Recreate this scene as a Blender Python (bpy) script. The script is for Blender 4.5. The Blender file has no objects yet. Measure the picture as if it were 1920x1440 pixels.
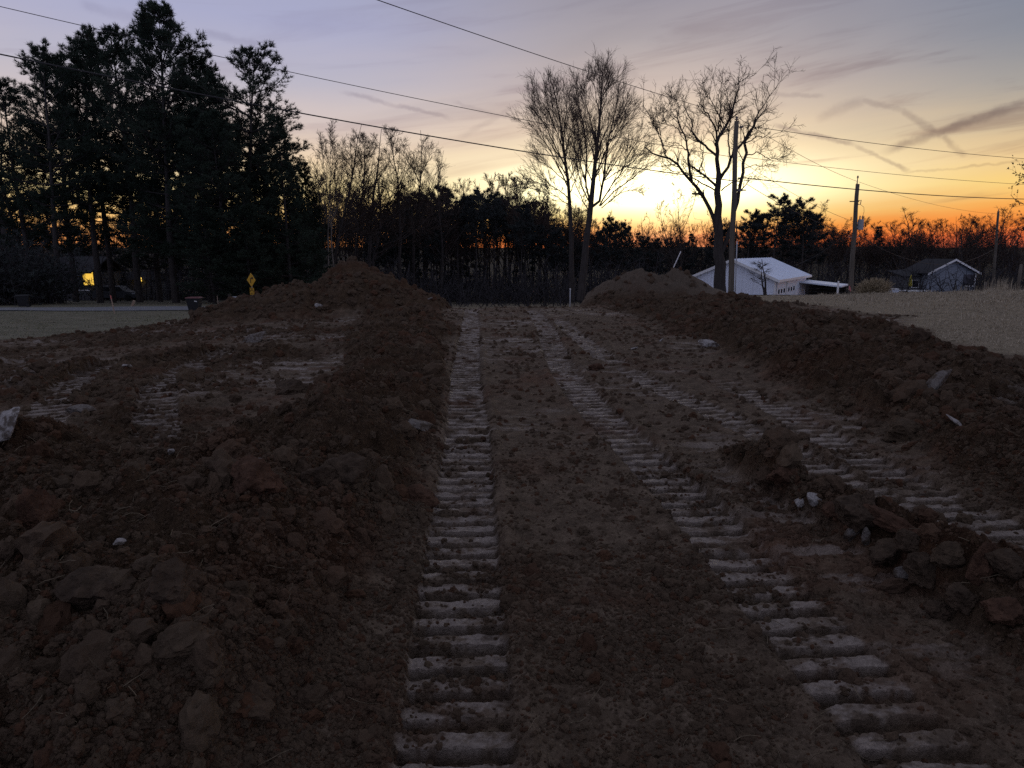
import bpy, bmesh, math, random
import numpy as np
from mathutils import Vector, Matrix, noise as mnoise

# ------------------------------------------------------------------ camera, sky, exposure
scene = bpy.context.scene
COL = scene.collection
PITCH = math.radians(10.6)          # camera looks this far below the horizon
CAMZ = 1.6
FPX = 1331.0                        # focal length in pixels of a 1920 wide frame
cam_data = bpy.data.cameras.new('camera')
cam_data.sensor_fit = 'HORIZONTAL'
cam_data.sensor_width = 36.0
cam_data.lens = 36.0 * FPX / 1920.0
cam_data.clip_start = 0.05
cam_data.clip_end = 20000.0
cam = bpy.data.objects.new('camera', cam_data)
COL.objects.link(cam)
cam.location = (0.0, 0.0, CAMZ)
cam.rotation_euler = (math.pi / 2 - PITCH, 0.0, 0.0)
scene.camera = cam
scene.view_settings.view_transform = 'Standard'
scene.view_settings.look = 'None'
scene.view_settings.exposure = 0.0
scene.view_settings.gamma = 1.0
scene.cycles.use_denoising = False
scene.cycles.max_bounces = 6
scene.cycles.diffuse_bounces = 2
scene.cycles.transparent_max_bounces = 8
scene.cycles.sample_clamp_indirect = 3.0
scene.cycles.sample_clamp_direct = 8.0

def lin(r, g, b):
    def f(c):
        c /= 255.0
        return c / 12.92 if c <= 0.04045 else ((c + 0.055) / 1.055) ** 2.4
    return (f(r), f(g), f(b), 1.0)

def direction(az_deg, el_deg):
    a, e = math.radians(az_deg), math.radians(el_deg)
    return Vector((math.sin(a) * math.cos(e), math.cos(a) * math.cos(e), math.sin(e)))

class Nodes:
    """short hand for building node trees"""
    def __init__(self, tree):
        self.t = tree
    def new(self, kind, **kw):
        n = self.t.nodes.new(kind)
        for k, v in kw.items():
            setattr(n, k, v)
        return n
    def put(self, sock, v):
        if isinstance(v, bpy.types.NodeSocket):
            self.t.links.new(v, sock)
        elif v is not None:
            sock.default_value = v
    def math(self, op, a, b=None, c=None, clamp=False):
        n = self.new('ShaderNodeMath', operation=op, use_clamp=clamp)
        self.put(n.inputs[0], a); self.put(n.inputs[1], b); self.put(n.inputs[2], c)
        return n.outputs[0]
    def smooth(self, v, lo, hi, to0=0.0, to1=1.0):
        n = self.new('ShaderNodeMapRange', interpolation_type='SMOOTHSTEP')
        self.put(n.inputs['Value'], v)
        n.inputs['From Min'].default_value = lo; n.inputs['From Max'].default_value = hi
        n.inputs['To Min'].default_value = to0; n.inputs['To Max'].default_value = to1
        return n.outputs['Result']
    def ramp(self, fac, stops, interp='LINEAR'):
        n = self.new('ShaderNodeValToRGB')
        n.color_ramp.interpolation = interp
        el = n.color_ramp.elements
        while len(el) > 1:
            el.remove(el[-1])
        el[0].position, el[0].color = stops[0]
        for p, c in stops[1:]:
            e = el.new(p); e.color = c
        self.put(n.inputs['Fac'], fac)
        return n.outputs['Color']
    def mix(self, fac, a, b, blend='MIX'):
        n = self.new('ShaderNodeMix', data_type='RGBA', blend_type=blend, clamp_factor=True)
        self.put(n.inputs['Factor'], fac)
        self.put([s for s in n.inputs if s.identifier == 'A_Color'][0], a)
        self.put([s for s in n.inputs if s.identifier == 'B_Color'][0], b)
        return [s for s in n.outputs if s.identifier == 'Result_Color'][0]
    def vec(self, x, y, z):
        n = self.new('ShaderNodeCombineXYZ')
        self.put(n.inputs[0], x); self.put(n.inputs[1], y); self.put(n.inputs[2], z)
        return n.outputs[0]
    def noise(self, vector, scale, detail=4.0, rough=0.55, dist=0.0, dims='3D'):
        n = self.new('ShaderNodeTexNoise', noise_dimensions=dims)
        self.put(n.inputs['Vector'], vector)
        n.inputs['Scale'].default_value = scale
        n.inputs['Detail'].default_value = detail
        n.inputs['Roughness'].default_value = rough
        n.inputs['Distortion'].default_value = dist
        return n.outputs['Fac']

SUN_AZ = 11.0
def build_world():
    w = bpy.data.worlds.new('World')
    scene.world = w
    w.use_nodes = True
    t = w.node_tree
    t.nodes.clear()
    N = Nodes(t)
    tc = N.new('ShaderNodeTexCoord')
    nrm = N.new('ShaderNodeVectorMath', operation='NORMALIZE')
    t.links.new(tc.outputs['Generated'], nrm.inputs[0])
    d = nrm.outputs[0]
    sep = N.new('ShaderNodeSeparateXYZ')
    t.links.new(d, sep.inputs[0])
    X, Y, Z = sep.outputs
    el = N.math('MULTIPLY', N.math('ARCSINE', Z), 57.29578)
    az = N.math('SUBTRACT', N.math('MULTIPLY', N.math('ARCTAN2', X, Y), 57.29578), SUN_AZ)
    aaz = N.math('ABSOLUTE', N.math('WRAP', az, 180.0, -180.0))
    # soft waviness of the bands, so that they are not perfectly level
    azel = N.vec(N.math('MULTIPLY', az, 0.045), N.math('MULTIPLY', N.math('ADD', el, N.math('MULTIPLY', az, -0.10)), 0.42), 0.0)
    streak = N.noise(azel, 1.25, 7.0, 0.58, 0.7)
    broad = N.noise(N.vec(N.math('MULTIPLY', az, 0.03), N.math('MULTIPLY', N.math('ADD', el, N.math('MULTIPLY', az, -0.16)), 0.16), 3.7), 1.3, 3.0, 0.5, 0.4)
    el_w = N.math('ADD', el, N.math('MULTIPLY', N.math('SUBTRACT', streak, 0.5), 2.0))
    el_w = N.math('MAXIMUM', N.math('MULTIPLY_ADD', el_w, 0.75, N.math('MULTIPLY', el, 0.25)), 0.0)
    fac = N.math('SQRT', N.math('DIVIDE', el_w, 90.0))
    def st(lst):
        return [(math.sqrt(max(e, 0) / 90.0), lin(*c)) for e, c in lst]
    sunward = N.ramp(fac, st([(0, (236, 92, 36)), (1.0, (252, 124, 46)), (1.9, (255, 176, 80)), (2.8, (255, 226, 142)), (4.2, (255, 248, 200)),
                              (5.8, (255, 245, 204)), (7.4, (248, 226, 188)), (9.4, (230, 206, 180)), (12, (202, 184, 176)), (15, (174, 165, 168)), (18, (156, 151, 162)),
                              (28, (146, 146, 162)), (50, (141, 143, 161)), (90, (139, 142, 161))]))
    right = N.ramp(fac, st([(0, (200, 96, 84)), (1.0, (232, 108, 62)), (2.0, (250, 138, 58)), (3.0, (250, 170, 80)), (4.3, (255, 212, 124)), (6.0, (240, 204, 146)),
                            (8.0, (200, 181, 152)), (10.5, (160, 157, 154)), (13.5, (134, 139, 151)), (17.5, (125, 132, 152)), (28, (130, 137, 157)), (50, (137, 141, 160)), (90, (139, 142, 161))]))
    left = N.ramp(fac, st([(0, (246, 146, 86)), (1.2, (252, 170, 100)), (2.4, (254, 202, 126)), (4.2, (255, 230, 166)), (6.5, (246, 218, 182)), (9, (218, 200, 192)),
                           (12, (188, 184, 198)), (16, (170, 172, 202)), (22, (158, 161, 188)), (50, (142, 145, 167)), (90, (139, 142, 161))]))
    back = N.ramp(fac, st([(0, (118, 130, 166)), (4, (142, 150, 186)), (9, (158, 162, 194)), (16, (158, 163, 192)), (30, (150, 154, 178)), (90, (139, 142, 161))]))
    side = N.mix(N.smooth(az, -12.0, 12.0), left, right)
    c = N.mix(N.smooth(aaz, 2.0, 27.0), sunward, side)
    c = N.mix(N.smooth(aaz, 40.0, 135.0), c, back)
    # the burning spot where the sun has just gone
    sd = direction(SUN_AZ + 0.4, 2.3)
    dot = N.new('ShaderNodeVectorMath', operation='DOT_PRODUCT')
    t.links.new(d, dot.inputs[0]); dot.inputs[1].default_value = sd
    ang = N.math('MULTIPLY', N.math('ARCCOSINE', N.math('MINIMUM', dot.outputs['Value'], 0.999999)), 57.29578)
    glow = N.math('POWER', N.math('MAXIMUM', N.math('SUBTRACT', 1.0, N.math('DIVIDE', ang, 16.0)), 0.0), 2.2)
    c = N.mix(N.math('MULTIPLY', glow, 0.40), c, (1.05, 0.88, 0.52, 1.0), 'ADD')
    # the afterglow itself is far brighter than the rest of the sky (the camera clips it)
    qa = N.math('POWER', N.math('DIVIDE', N.math('ABSOLUTE', N.math('SUBTRACT', az, -0.5)), 9.0), 2.0)
    qe = N.math('POWER', N.math('DIVIDE', N.math('ABSOLUTE', N.math('SUBTRACT', el, 4.8)), 1.6), 2.0)
    burn = N.math('MULTIPLY', N.math('EXPONENT', N.math('MULTIPLY', N.math('ADD', qa, qe), -1.0)), 2.1)
    c = N.mix(1.0, c, N.mix(1.0, (1.0, 0.84, 0.48, 1.0), N.vec(burn, burn, burn), 'MULTIPLY'), 'ADD')
    # thin cirrus: lighter and duller bands
    low = N.smooth(el, 26.0, 6.0)
    dark = N.math('MULTIPLY', N.smooth(streak, 0.50, 0.70), N.math('MULTIPLY', low, N.smooth(az, -30.0, 16.0, 0.45, 0.95)))
    c = N.mix(N.math('MULTIPLY', dark, 0.85), c, N.mix(1.0, c, (0.66, 0.58, 0.60, 1.0), 'MULTIPLY'))
    lite = N.math('MULTIPLY', N.smooth(broad, 0.52, 0.72), low)
    c = N.mix(N.math('MULTIPLY', lite, 0.6), c, N.mix(1.0, c, (1.10, 1.05, 1.0, 1.0), 'MULTIPLY'))
    c = N.mix(N.math('MULTIPLY', N.smooth(broad, 0.48, 0.30), 0.28), c, N.mix(1.0, c, (0.80, 0.80, 0.84, 1.0), 'MULTIPLY'))
    # old vapour trails (each a band along a great circle between two directions of the sky)
    wob = N.noise(d, 26.0, 4.0, 0.6, 0.0)
    wob2 = N.noise(d, 90.0, 3.0, 0.6, 0.0)
    def pix(u, v):
        return Vector(((u - 960) / FPX, math.cos(PITCH) + (720 - v) / FPX * math.sin(PITCH), -math.sin(PITCH) + (720 - v) / FPX * math.cos(PITCH))).normalized()
    trails = [((1610, 186), (1705, 206), 0.0036, 0.45), ((1690, 200), (1768, 258), 0.0042, 0.8), ((1765, 253), (1812, 292), 0.0036, 0.6),
              ((1655, 285), (1925, 190), 0.0055, 0.75), ((1450, 235), (1605, 272), 0.0030, 0.7), ((1600, 270), (1708, 322), 0.0026, 0.65),
              ((1530, 222), (1625, 186), 0.0060, 0.35), ((640, 172), (845, 222), 0.0030, 0.42), ((850, 190), (985, 232), 0.0028, 0.3),
              ((380, 60), (490, 88), 0.0050, 0.30), ((150, 8), (280, 38), 0.0060, 0.25), ((1440, 176), (1545, 180), 0.0026, 0.35),
              ((860, 260), (985, 190), 0.0040, 0.20), ((1130, 112), (1200, 145), 0.0050, 0.2), ((1690, 324), (1930, 300), 0.0016, 0.45)]
    total = None
    for (p0, p1, wid, amp) in trails:
        a, b = pix(*p0), pix(*p1)
        n = a.cross(b).normalized()
        dn = N.new('ShaderNodeVectorMath', operation='DOT_PRODUCT')
        t.links.new(d, dn.inputs[0]); dn.inputs[1].default_value = n
        off = N.math('ADD', dn.outputs['Value'], N.math('MULTIPLY', N.math('SUBTRACT', wob, 0.5), 0.010))
        off = N.math('ADD', off, N.math('MULTIPLY', N.math('SUBTRACT', wob2, 0.5), 0.005))
        across = N.smooth(N.math('ABSOLUTE', off), wid * 1.5, wid * 0.15)
        mid = (a + b).normalized()
        along = n.cross(mid).normalized()
        half = (b - a).length / 2
        da = N.new('ShaderNodeVectorMath', operation='DOT_PRODUCT')
        t.links.new(d, da.inputs[0]); da.inputs[1].default_value = along
        ends = N.smooth(N.math('ABSOLUTE', da.outputs['Value']), half * 1.12, half * 0.72)
        m = N.math('MULTIPLY', N.math('MULTIPLY', across, ends), amp)
        front = N.math('GREATER_THAN', Y, 0.0)
        m = N.math('MULTIPLY', m, front)
        total = m if total is None else N.math('MAXIMUM', total, m)
    total = N.math('MULTIPLY', total, N.smooth(wob, 0.25, 0.6, 0.5, 1.0))
    c = N.mix(total, c, N.mix(1.0, c, (0.50, 0.47, 0.54, 1.0), 'MULTIPLY'))
    bg = N.new('ShaderNodeBackground')
    t.links.new(c, bg.inputs['Color'])
    bg.inputs['Strength'].default_value = 1.0
    out = N.new('ShaderNodeOutputWorld')
    t.links.new(bg.outputs[0], out.inputs['Surface'])
build_world()

# ------------------------------------------------------------------ helpers
def at(u, v, Y):
    """point of the place seen at photo position (u, v), at forward distance Y"""
    k = math.tan(-PITCH + math.atan((720.0 - v) / FPX))
    z = CAMZ + k * Y
    depth = Y * math.cos(PITCH) - (z - CAMZ) * math.sin(PITCH)
    return Vector(((u - 960.0) / FPX * depth, Y, z))

def link(o, parent=None):
    COL.objects.link(o)
    if parent is not None:
        o.parent = parent
    return o

def tag(o, label=None, category=None, group=None, kind=None):
    if label: o['label'] = label
    if category: o['category'] = category
    if group: o['group'] = group
    if kind: o['kind'] = kind
    return o

def thing(name, loc, label, category, group=None, rz=0.0):
    o = bpy.data.objects.new(name, None)
    o.empty_display_size = 0.2
    o.location = loc
    o.rotation_euler = (0, 0, rz)
    link(o)
    return tag(o, label, category, group)

def mesh_arrays(name, V, F, mat=None, smooth=True):
    """V (n,3) and F a list of (m,k) index arrays with k = 3 or 4"""
    me = bpy.data.meshes.new(name)
    V = np.asarray(V, dtype=np.float32)
    if isinstance(F, np.ndarray):
        F = [F]
    F = [np.asarray(f, dtype=np.int32) for f in F if len(f)]
    me.vertices.add(len(V))
    me.vertices.foreach_set('co', V.ravel())
    nl = sum(f.size for f in F)
    npoly = sum(len(f) for f in F)
    me.loops.add(nl)
    me.loops.foreach_set('vertex_index', np.concatenate([f.ravel() for f in F]))
    me.polygons.add(npoly)
    tot = np.concatenate([np.full(len(f), f.shape[1], dtype=np.int32) for f in F])
    start = np.concatenate([[0], np.cumsum(tot)[:-1]]).astype(np.int32)
    me.polygons.foreach_set('loop_start', start)
    if smooth:
        me.polygons.foreach_set('use_smooth', np.ones(npoly, dtype=bool))
    me.update(calc_edges=True)
    if mat is not None:
        me.materials.append(mat)
    return me

def obj(name, me, parent=None, loc=None):
    o = bpy.data.objects.new(name, me)
    if loc is not None:
        o.location = loc
    return link(o, parent)

class MB:
    """collects simple shapes; build() links them as one mesh object"""
    def __init__(self):
        self.v, self.f = [], []
    def poly(self, pts, faces):
        n = len(self.v)
        self.v += [tuple(p) for p in pts]
        self.f += [tuple(i + n for i in f) for f in faces]
        return self
    def box(self, lo, hi, M=None):
        x0, y0, z0 = lo; x1, y1, z1 = hi
        p = [Vector(q) for q in ((x0, y0, z0), (x1, y0, z0), (x1, y1, z0), (x0, y1, z0), (x0, y0, z1), (x1, y0, z1), (x1, y1, z1), (x0, y1, z1))]
        if M is not None:
            p = [M @ q for q in p]
        return self.poly(p, [(0, 3, 2, 1), (4, 5, 6, 7), (0, 1, 5, 4), (1, 2, 6, 5), (2, 3, 7, 6), (3, 0, 4, 7)])
    def prism(self, outline, thick, M):
        """outline in local xy, extruded along local z by thick"""
        n = len(outline)
        p = [M @ Vector((x, y, 0)) for x, y in outline] + [M @ Vector((x, y, thick)) for x, y in outline]
        fs = [tuple(range(n - 1, -1, -1)), tuple(range(n, 2 * n))]
        fs += [(i, (i + 1) % n, n + (i + 1) % n, n + i) for i in range(n)]
        return self.poly(p, fs)
    def tube(self, pts, radii, sides=8, caps=True):
        pts = [Vector(p) for p in pts]
        if not hasattr(radii, '__len__'):
            radii = [radii] * len(pts)
        n0 = len(self.v)
        ref = Vector((0.31, 0.93, 0.2)).normalized()
        for i, p in enumerate(pts):
            a = pts[max(i - 1, 0)]; b = pts[min(i + 1, len(pts) - 1)]
            tng = (b - a).normalized()
            if abs(tng.dot(ref)) > 0.97:
                ref = Vector((0.9, 0.1, 0.4)).normalized()
            s = tng.cross(ref).normalized(); u = s.cross(tng).normalized()
            for k in range(sides):
                q = 2 * math.pi * k / sides
                self.v.append(tuple(p + (s * math.cos(q) + u * math.sin(q)) * radii[i]))
        for i in range(len(pts) - 1):
            for k in range(sides):
                a = n0 + i * sides + k; b = n0 + i * sides + (k + 1) % sides
                self.f.append((a, b, b + sides, a + sides))
        if caps:
            self.f.append(tuple(n0 + k for k in range(sides - 1, -1, -1)))
            m = n0 + (len(pts) - 1) * sides
            self.f.append(tuple(m + k for k in range(sides)))
        return self
    def build(self, name, mat, parent=None, smooth=False, loc=None):
        me = bpy.data.meshes.new(name)
        me.from_pydata(self.v, [], self.f)
        me.materials.append(mat)
        if smooth:
            for p in me.polygons:
                p.use_smooth = True
        me.update()
        return obj(name, me, parent, loc)

def copy_tree(root, loc, rz=0.0, scale=1.0, label=None, group=None, tilt=(0, 0)):
    r = root.copy(); COL.objects.link(r)
    r.location = loc; r.rotation_euler = (tilt[0], tilt[1], rz)
    r.scale = (scale, scale, scale) if not hasattr(scale, '__len__') else scale
    if label: r['label'] = label
    if group: r['group'] = group
    for ch in list(root.children):
        c = ch.copy(); COL.objects.link(c); c.parent = r
        for g in list(ch.children):
            gg = g.copy(); COL.objects.link(gg); gg.parent = c
    return r

# ------------------------------------------------------------------ materials
def material(name, color, rough=0.8, spec=0.3, var=0.25, scale=6.0, bump=0.0, bump_scale=40.0, metallic=0.0, stretch=(1, 1, 1), color2=None):
    m = bpy.data.materials.new(name)
    m.use_nodes = True
    t = m.node_tree
    b = t.nodes['Principled BSDF']
    N = Nodes(t)
    tc = N.new('ShaderNodeTexCoord')
    mp = N.new('ShaderNodeMapping')
    mp.inputs['Scale'].default_value = stretch
    t.links.new(tc.outputs['Object'], mp.inputs['Vector'])
    n = N.noise(mp.outputs[0], scale, 6.0, 0.6)
    c1 = tuple(c * (1 - var) for c in color[:3]) + (1,)
    c2 = (tuple(c * (1 + var) for c in color[:3]) + (1,)) if color2 is None else tuple(color2[:3]) + (1,)
    t.links.new(N.ramp(n, [(0.3, c1), (0.7, c2)]), b.inputs['Base Color'])
    b.inputs['Roughness'].default_value = rough
    b.inputs['Specular IOR Level'].default_value = spec
    b.inputs['Metallic'].default_value = metallic
    if bump:
        bn = N.noise(mp.outputs[0], bump_scale, 5.0, 0.6)
        bp = N.new('ShaderNodeBump')
        bp.inputs['Strength'].default_value = bump
        bp.inputs['Distance'].default_value = 0.02
        t.links.new(bn, bp.inputs['Height'])
        t.links.new(bp.outputs[0], b.inputs['Normal'])
    return m

def emitter(name, color, strength):
    m = bpy.data.materials.new(name)
    m.use_nodes = True
    b = m.node_tree.nodes['Principled BSDF']
    b.inputs['Base Color'].default_value = (0.3, 0.25, 0.15, 1)
    b.inputs['Emission Color'].default_value = tuple(color) + (1,)
    b.inputs['Emission Strength'].default_value = strength
    return m

# ------------------------------------------------------------------ noise for the lie of the land
def _hash(ix, iy, seed):
    h = (ix.astype(np.uint32) * np.uint32(374761393) + iy.astype(np.uint32) * np.uint32(668265263) + np.uint32((seed * 2246822519 + 977) & 0xffffffff))
    h = (h ^ (h >> np.uint32(13))) * np.uint32(1274126177)
    h = (h ^ (h >> np.uint32(15))) * np.uint32(2246822519)
    h ^= h >> np.uint32(16)
    return h.astype(np.float32) * np.float32(1.0 / 4294967296.0)

def vnoise(x, y, seed):
    fx = np.floor(x); fy = np.floor(y)
    ix = fx.astype(np.int64); iy = fy.astype(np.int64)
    tx = (x - fx).astype(np.float32); ty = (y - fy).astype(np.float32)
    tx = tx * tx * tx * (tx * (tx * 6 - 15) + 10); ty = ty * ty * ty * (ty * (ty * 6 - 15) + 10)
    a = _hash(ix, iy, seed); b = _hash(ix + 1, iy, seed); c = _hash(ix, iy + 1, seed); d = _hash(ix + 1, iy + 1, seed)
    return (a + (b - a) * tx) * (1 - ty) + (c + (d - c) * tx) * ty - 0.5

def fbm(x, y, wl, octaves, seed, gain=0.5):
    s = np.zeros(np.shape(x), dtype=np.float32); a = 1.0; ca, sa = math.cos(0.6), math.sin(0.6)
    for o in range(octaves):
        s += a * vnoise(x / wl + 17.3 * o, y / wl - 9.1 * o, seed + o)
        a *= gain; wl *= 0.49
        x, y = x * ca - y * sa, x * sa + y * ca
    return s

def domes(x, y, cell, seed, rmin=0.35, rmax=0.75, squash=0.7, keep=0.8):
    """lumps: the highest of the domes scattered one to a cell"""
    gx = x / cell; gy = y / cell
    ix = np.floor(gx).astype(np.int64); iy = np.floor(gy).astype(np.int64)
    best = np.zeros(np.shape(x), dtype=np.float32)
    for dx in (-1, 0, 1):
        for dy in (-1, 0, 1):
            cx = ix + dx; cy = iy + dy
            jx = cx + _hash(cx, cy, seed); jy = cy + _hash(cx, cy, seed + 1)
            rr = rmin + (rmax - rmin) * _hash(cx, cy, seed + 2) ** 2
            on = _hash(cx, cy, seed + 3) < keep
            q = ((gx - jx) ** 2 + (gy - jy) ** 2) / (rr * rr)
            h = np.where(on & (q < 1), rr * np.sqrt(np.maximum(1 - q, 0)), 0).astype(np.float32)
            best = np.maximum(best, h)
    return best * cell * squash

def sstep(v, lo, hi):
    t = np.clip((v - lo) / (hi - lo), 0, 1)
    return t * t * (3 - 2 * t)

# ------------------------------------------------------------------ the lie of the land
FAR_Y = [200, 500, 1000, 1800, 2600, 3400, 4600, 6000]
FAR_Z = [-9, -17, -20, -9, 7, 14, 20, 22]
def profile(y, ys, zs):
    ys = ys + FAR_Y; zs = zs + FAR_Z
    w = 0.10 * np.maximum(y, 6.0)
    return (np.interp(y - w, ys, zs) + 2 * np.interp(y, ys, zs) + np.interp(y + w, ys, zs) + np.interp(y - w / 2, ys, zs) + np.interp(y + w / 2, ys, zs)) / 6.0

def land(x, y):
    """undisturbed ground: level where the camera stands, falling away beyond"""
    c = profile(y, [-50, 0, 21, 24, 30, 55, 100], [0, 0, 0.0, -0.25, -0.9, -2.9, -5.2])
    r = profile(y, [-50, 4, 9, 20, 30, 45, 60, 100], [0.15, 0.15, 0.22, 0.12, -0.3, -1.12, -2.75, -5.0])
    l = profile(y, [-50, 0, 8, 48, 60, 100], [0, 0, 0.0, -2.0, -2.7, -5.0])
    sr = sstep(x, 3.0 + 0 * y, 8.0 + 0.06 * y)
    sl = sstep(-x, 3.5 + 0.02 * y, 9.0 + 0.10 * y)
    z = c * (1 - sr) * (1 - sl) + r * sr + l * sl
    z = z + np.clip(x - 17.0, 0, 30) * 0.022 * sstep(y, 22, 40) * (1 - sstep(y, 75, 140))
    z = z + 0.10 * fbm(x, y, 9.0, 3, 71) * sstep(y, 8, 25)
    z = z + sstep(y, 250, 900) * 16 * fbm(x, y, 700.0, 3, 75)
    return z

TRACKS = [  # centre line (x, y), pressed by crawler tracks; pitch of the bars, depth, weight of the print
    dict(p=[(-0.16, -1), (-0.18, 2.1), (-0.27, 3.5), (-0.335, 4.9), (-0.40, 6.3), (-0.50, 7.6), (-0.62, 9.3), (-0.72, 11.5), (-0.86, 14.5), (-1.1, 19), (-1.3, 22.5)], hw=0.205, pitch=0.155, w=1.0, y0=0.3, y1=21.0),
    dict(p=[(1.46, -1), (1.35, 2.1), (1.24, 3.2), (1.12, 4.7), (0.98, 6.0), (0.84, 7.3), (0.72, 9.3), (0.70, 11.5), (0.72, 15), (0.6, 20), (0.5, 22.5)], hw=0.205, pitch=0.155, w=0.95, y0=0.8, y1=20.5),
    dict(p=[(2.66, 2.2), (2.56, 3.5), (2.36, 4.8), (2.16, 6.4), (1.86, 7.9), (1.62, 9.4), (1.42, 11.0), (1.25, 13.5), (1.1, 18)], hw=0.20, pitch=0.152, w=0.85, y0=2.6, y1=17.5),
    dict(p=[(3.0, 2.2), (2.92, 3.5), (2.78, 4.8), (2.72, 6.0), (2.76, 7.2), (2.72, 8.2), (2.5, 9.4)], hw=0.20, pitch=0.152, w=0.8, y0=3.2, y1=8.6),
    dict(p=[(-2.9, 5.6), (-3.35, 6.5), (-3.9, 7.6), (-4.4, 8.8), (-4.6, 10.2), (-4.7, 12.5)], hw=0.22, pitch=0.155, w=0.6, y0=5.9, y1=12.0),
    dict(p=[(-4.0, 5.6), (-4.6, 6.8), (-5.2, 8.0), (-5.7, 9.4), (-5.9, 12)], hw=0.22, pitch=0.155, w=0.55, y0=6.2, y1=11.0),
    dict(p=[(3.7, 4.2), (4.0, 5.2), (4.5, 6.2), (5.1, 7.0)], hw=0.22, pitch=0.16, w=0.5, y0=5.6, y1=6.9),
]

def ridge(x, y, ys, xs, hs, win, wout, side):
    """a long heap of soil; side = +1 when its outer flank lies towards +x"""
    xc = np.interp(y, ys, xs); h = np.interp(y, ys, hs)
    wi = np.interp(y, ys, win); wo = np.interp(y, ys, wout)
    u = (x - xc + (0.22 + 0.030 * np.clip(y - 5, 0, 12)) * fbm(x, y, 1.5, 3, 31)) * side
    t = np.where(u < 0, -u / wi, u / wo)
    m = np.clip(1 - t, 0, 1)
    m = m * m * (3 - 2 * m)
    return m * h, np.clip(m * 3, 0, 1) * sstep(h, 0.01, 0.08)

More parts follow.
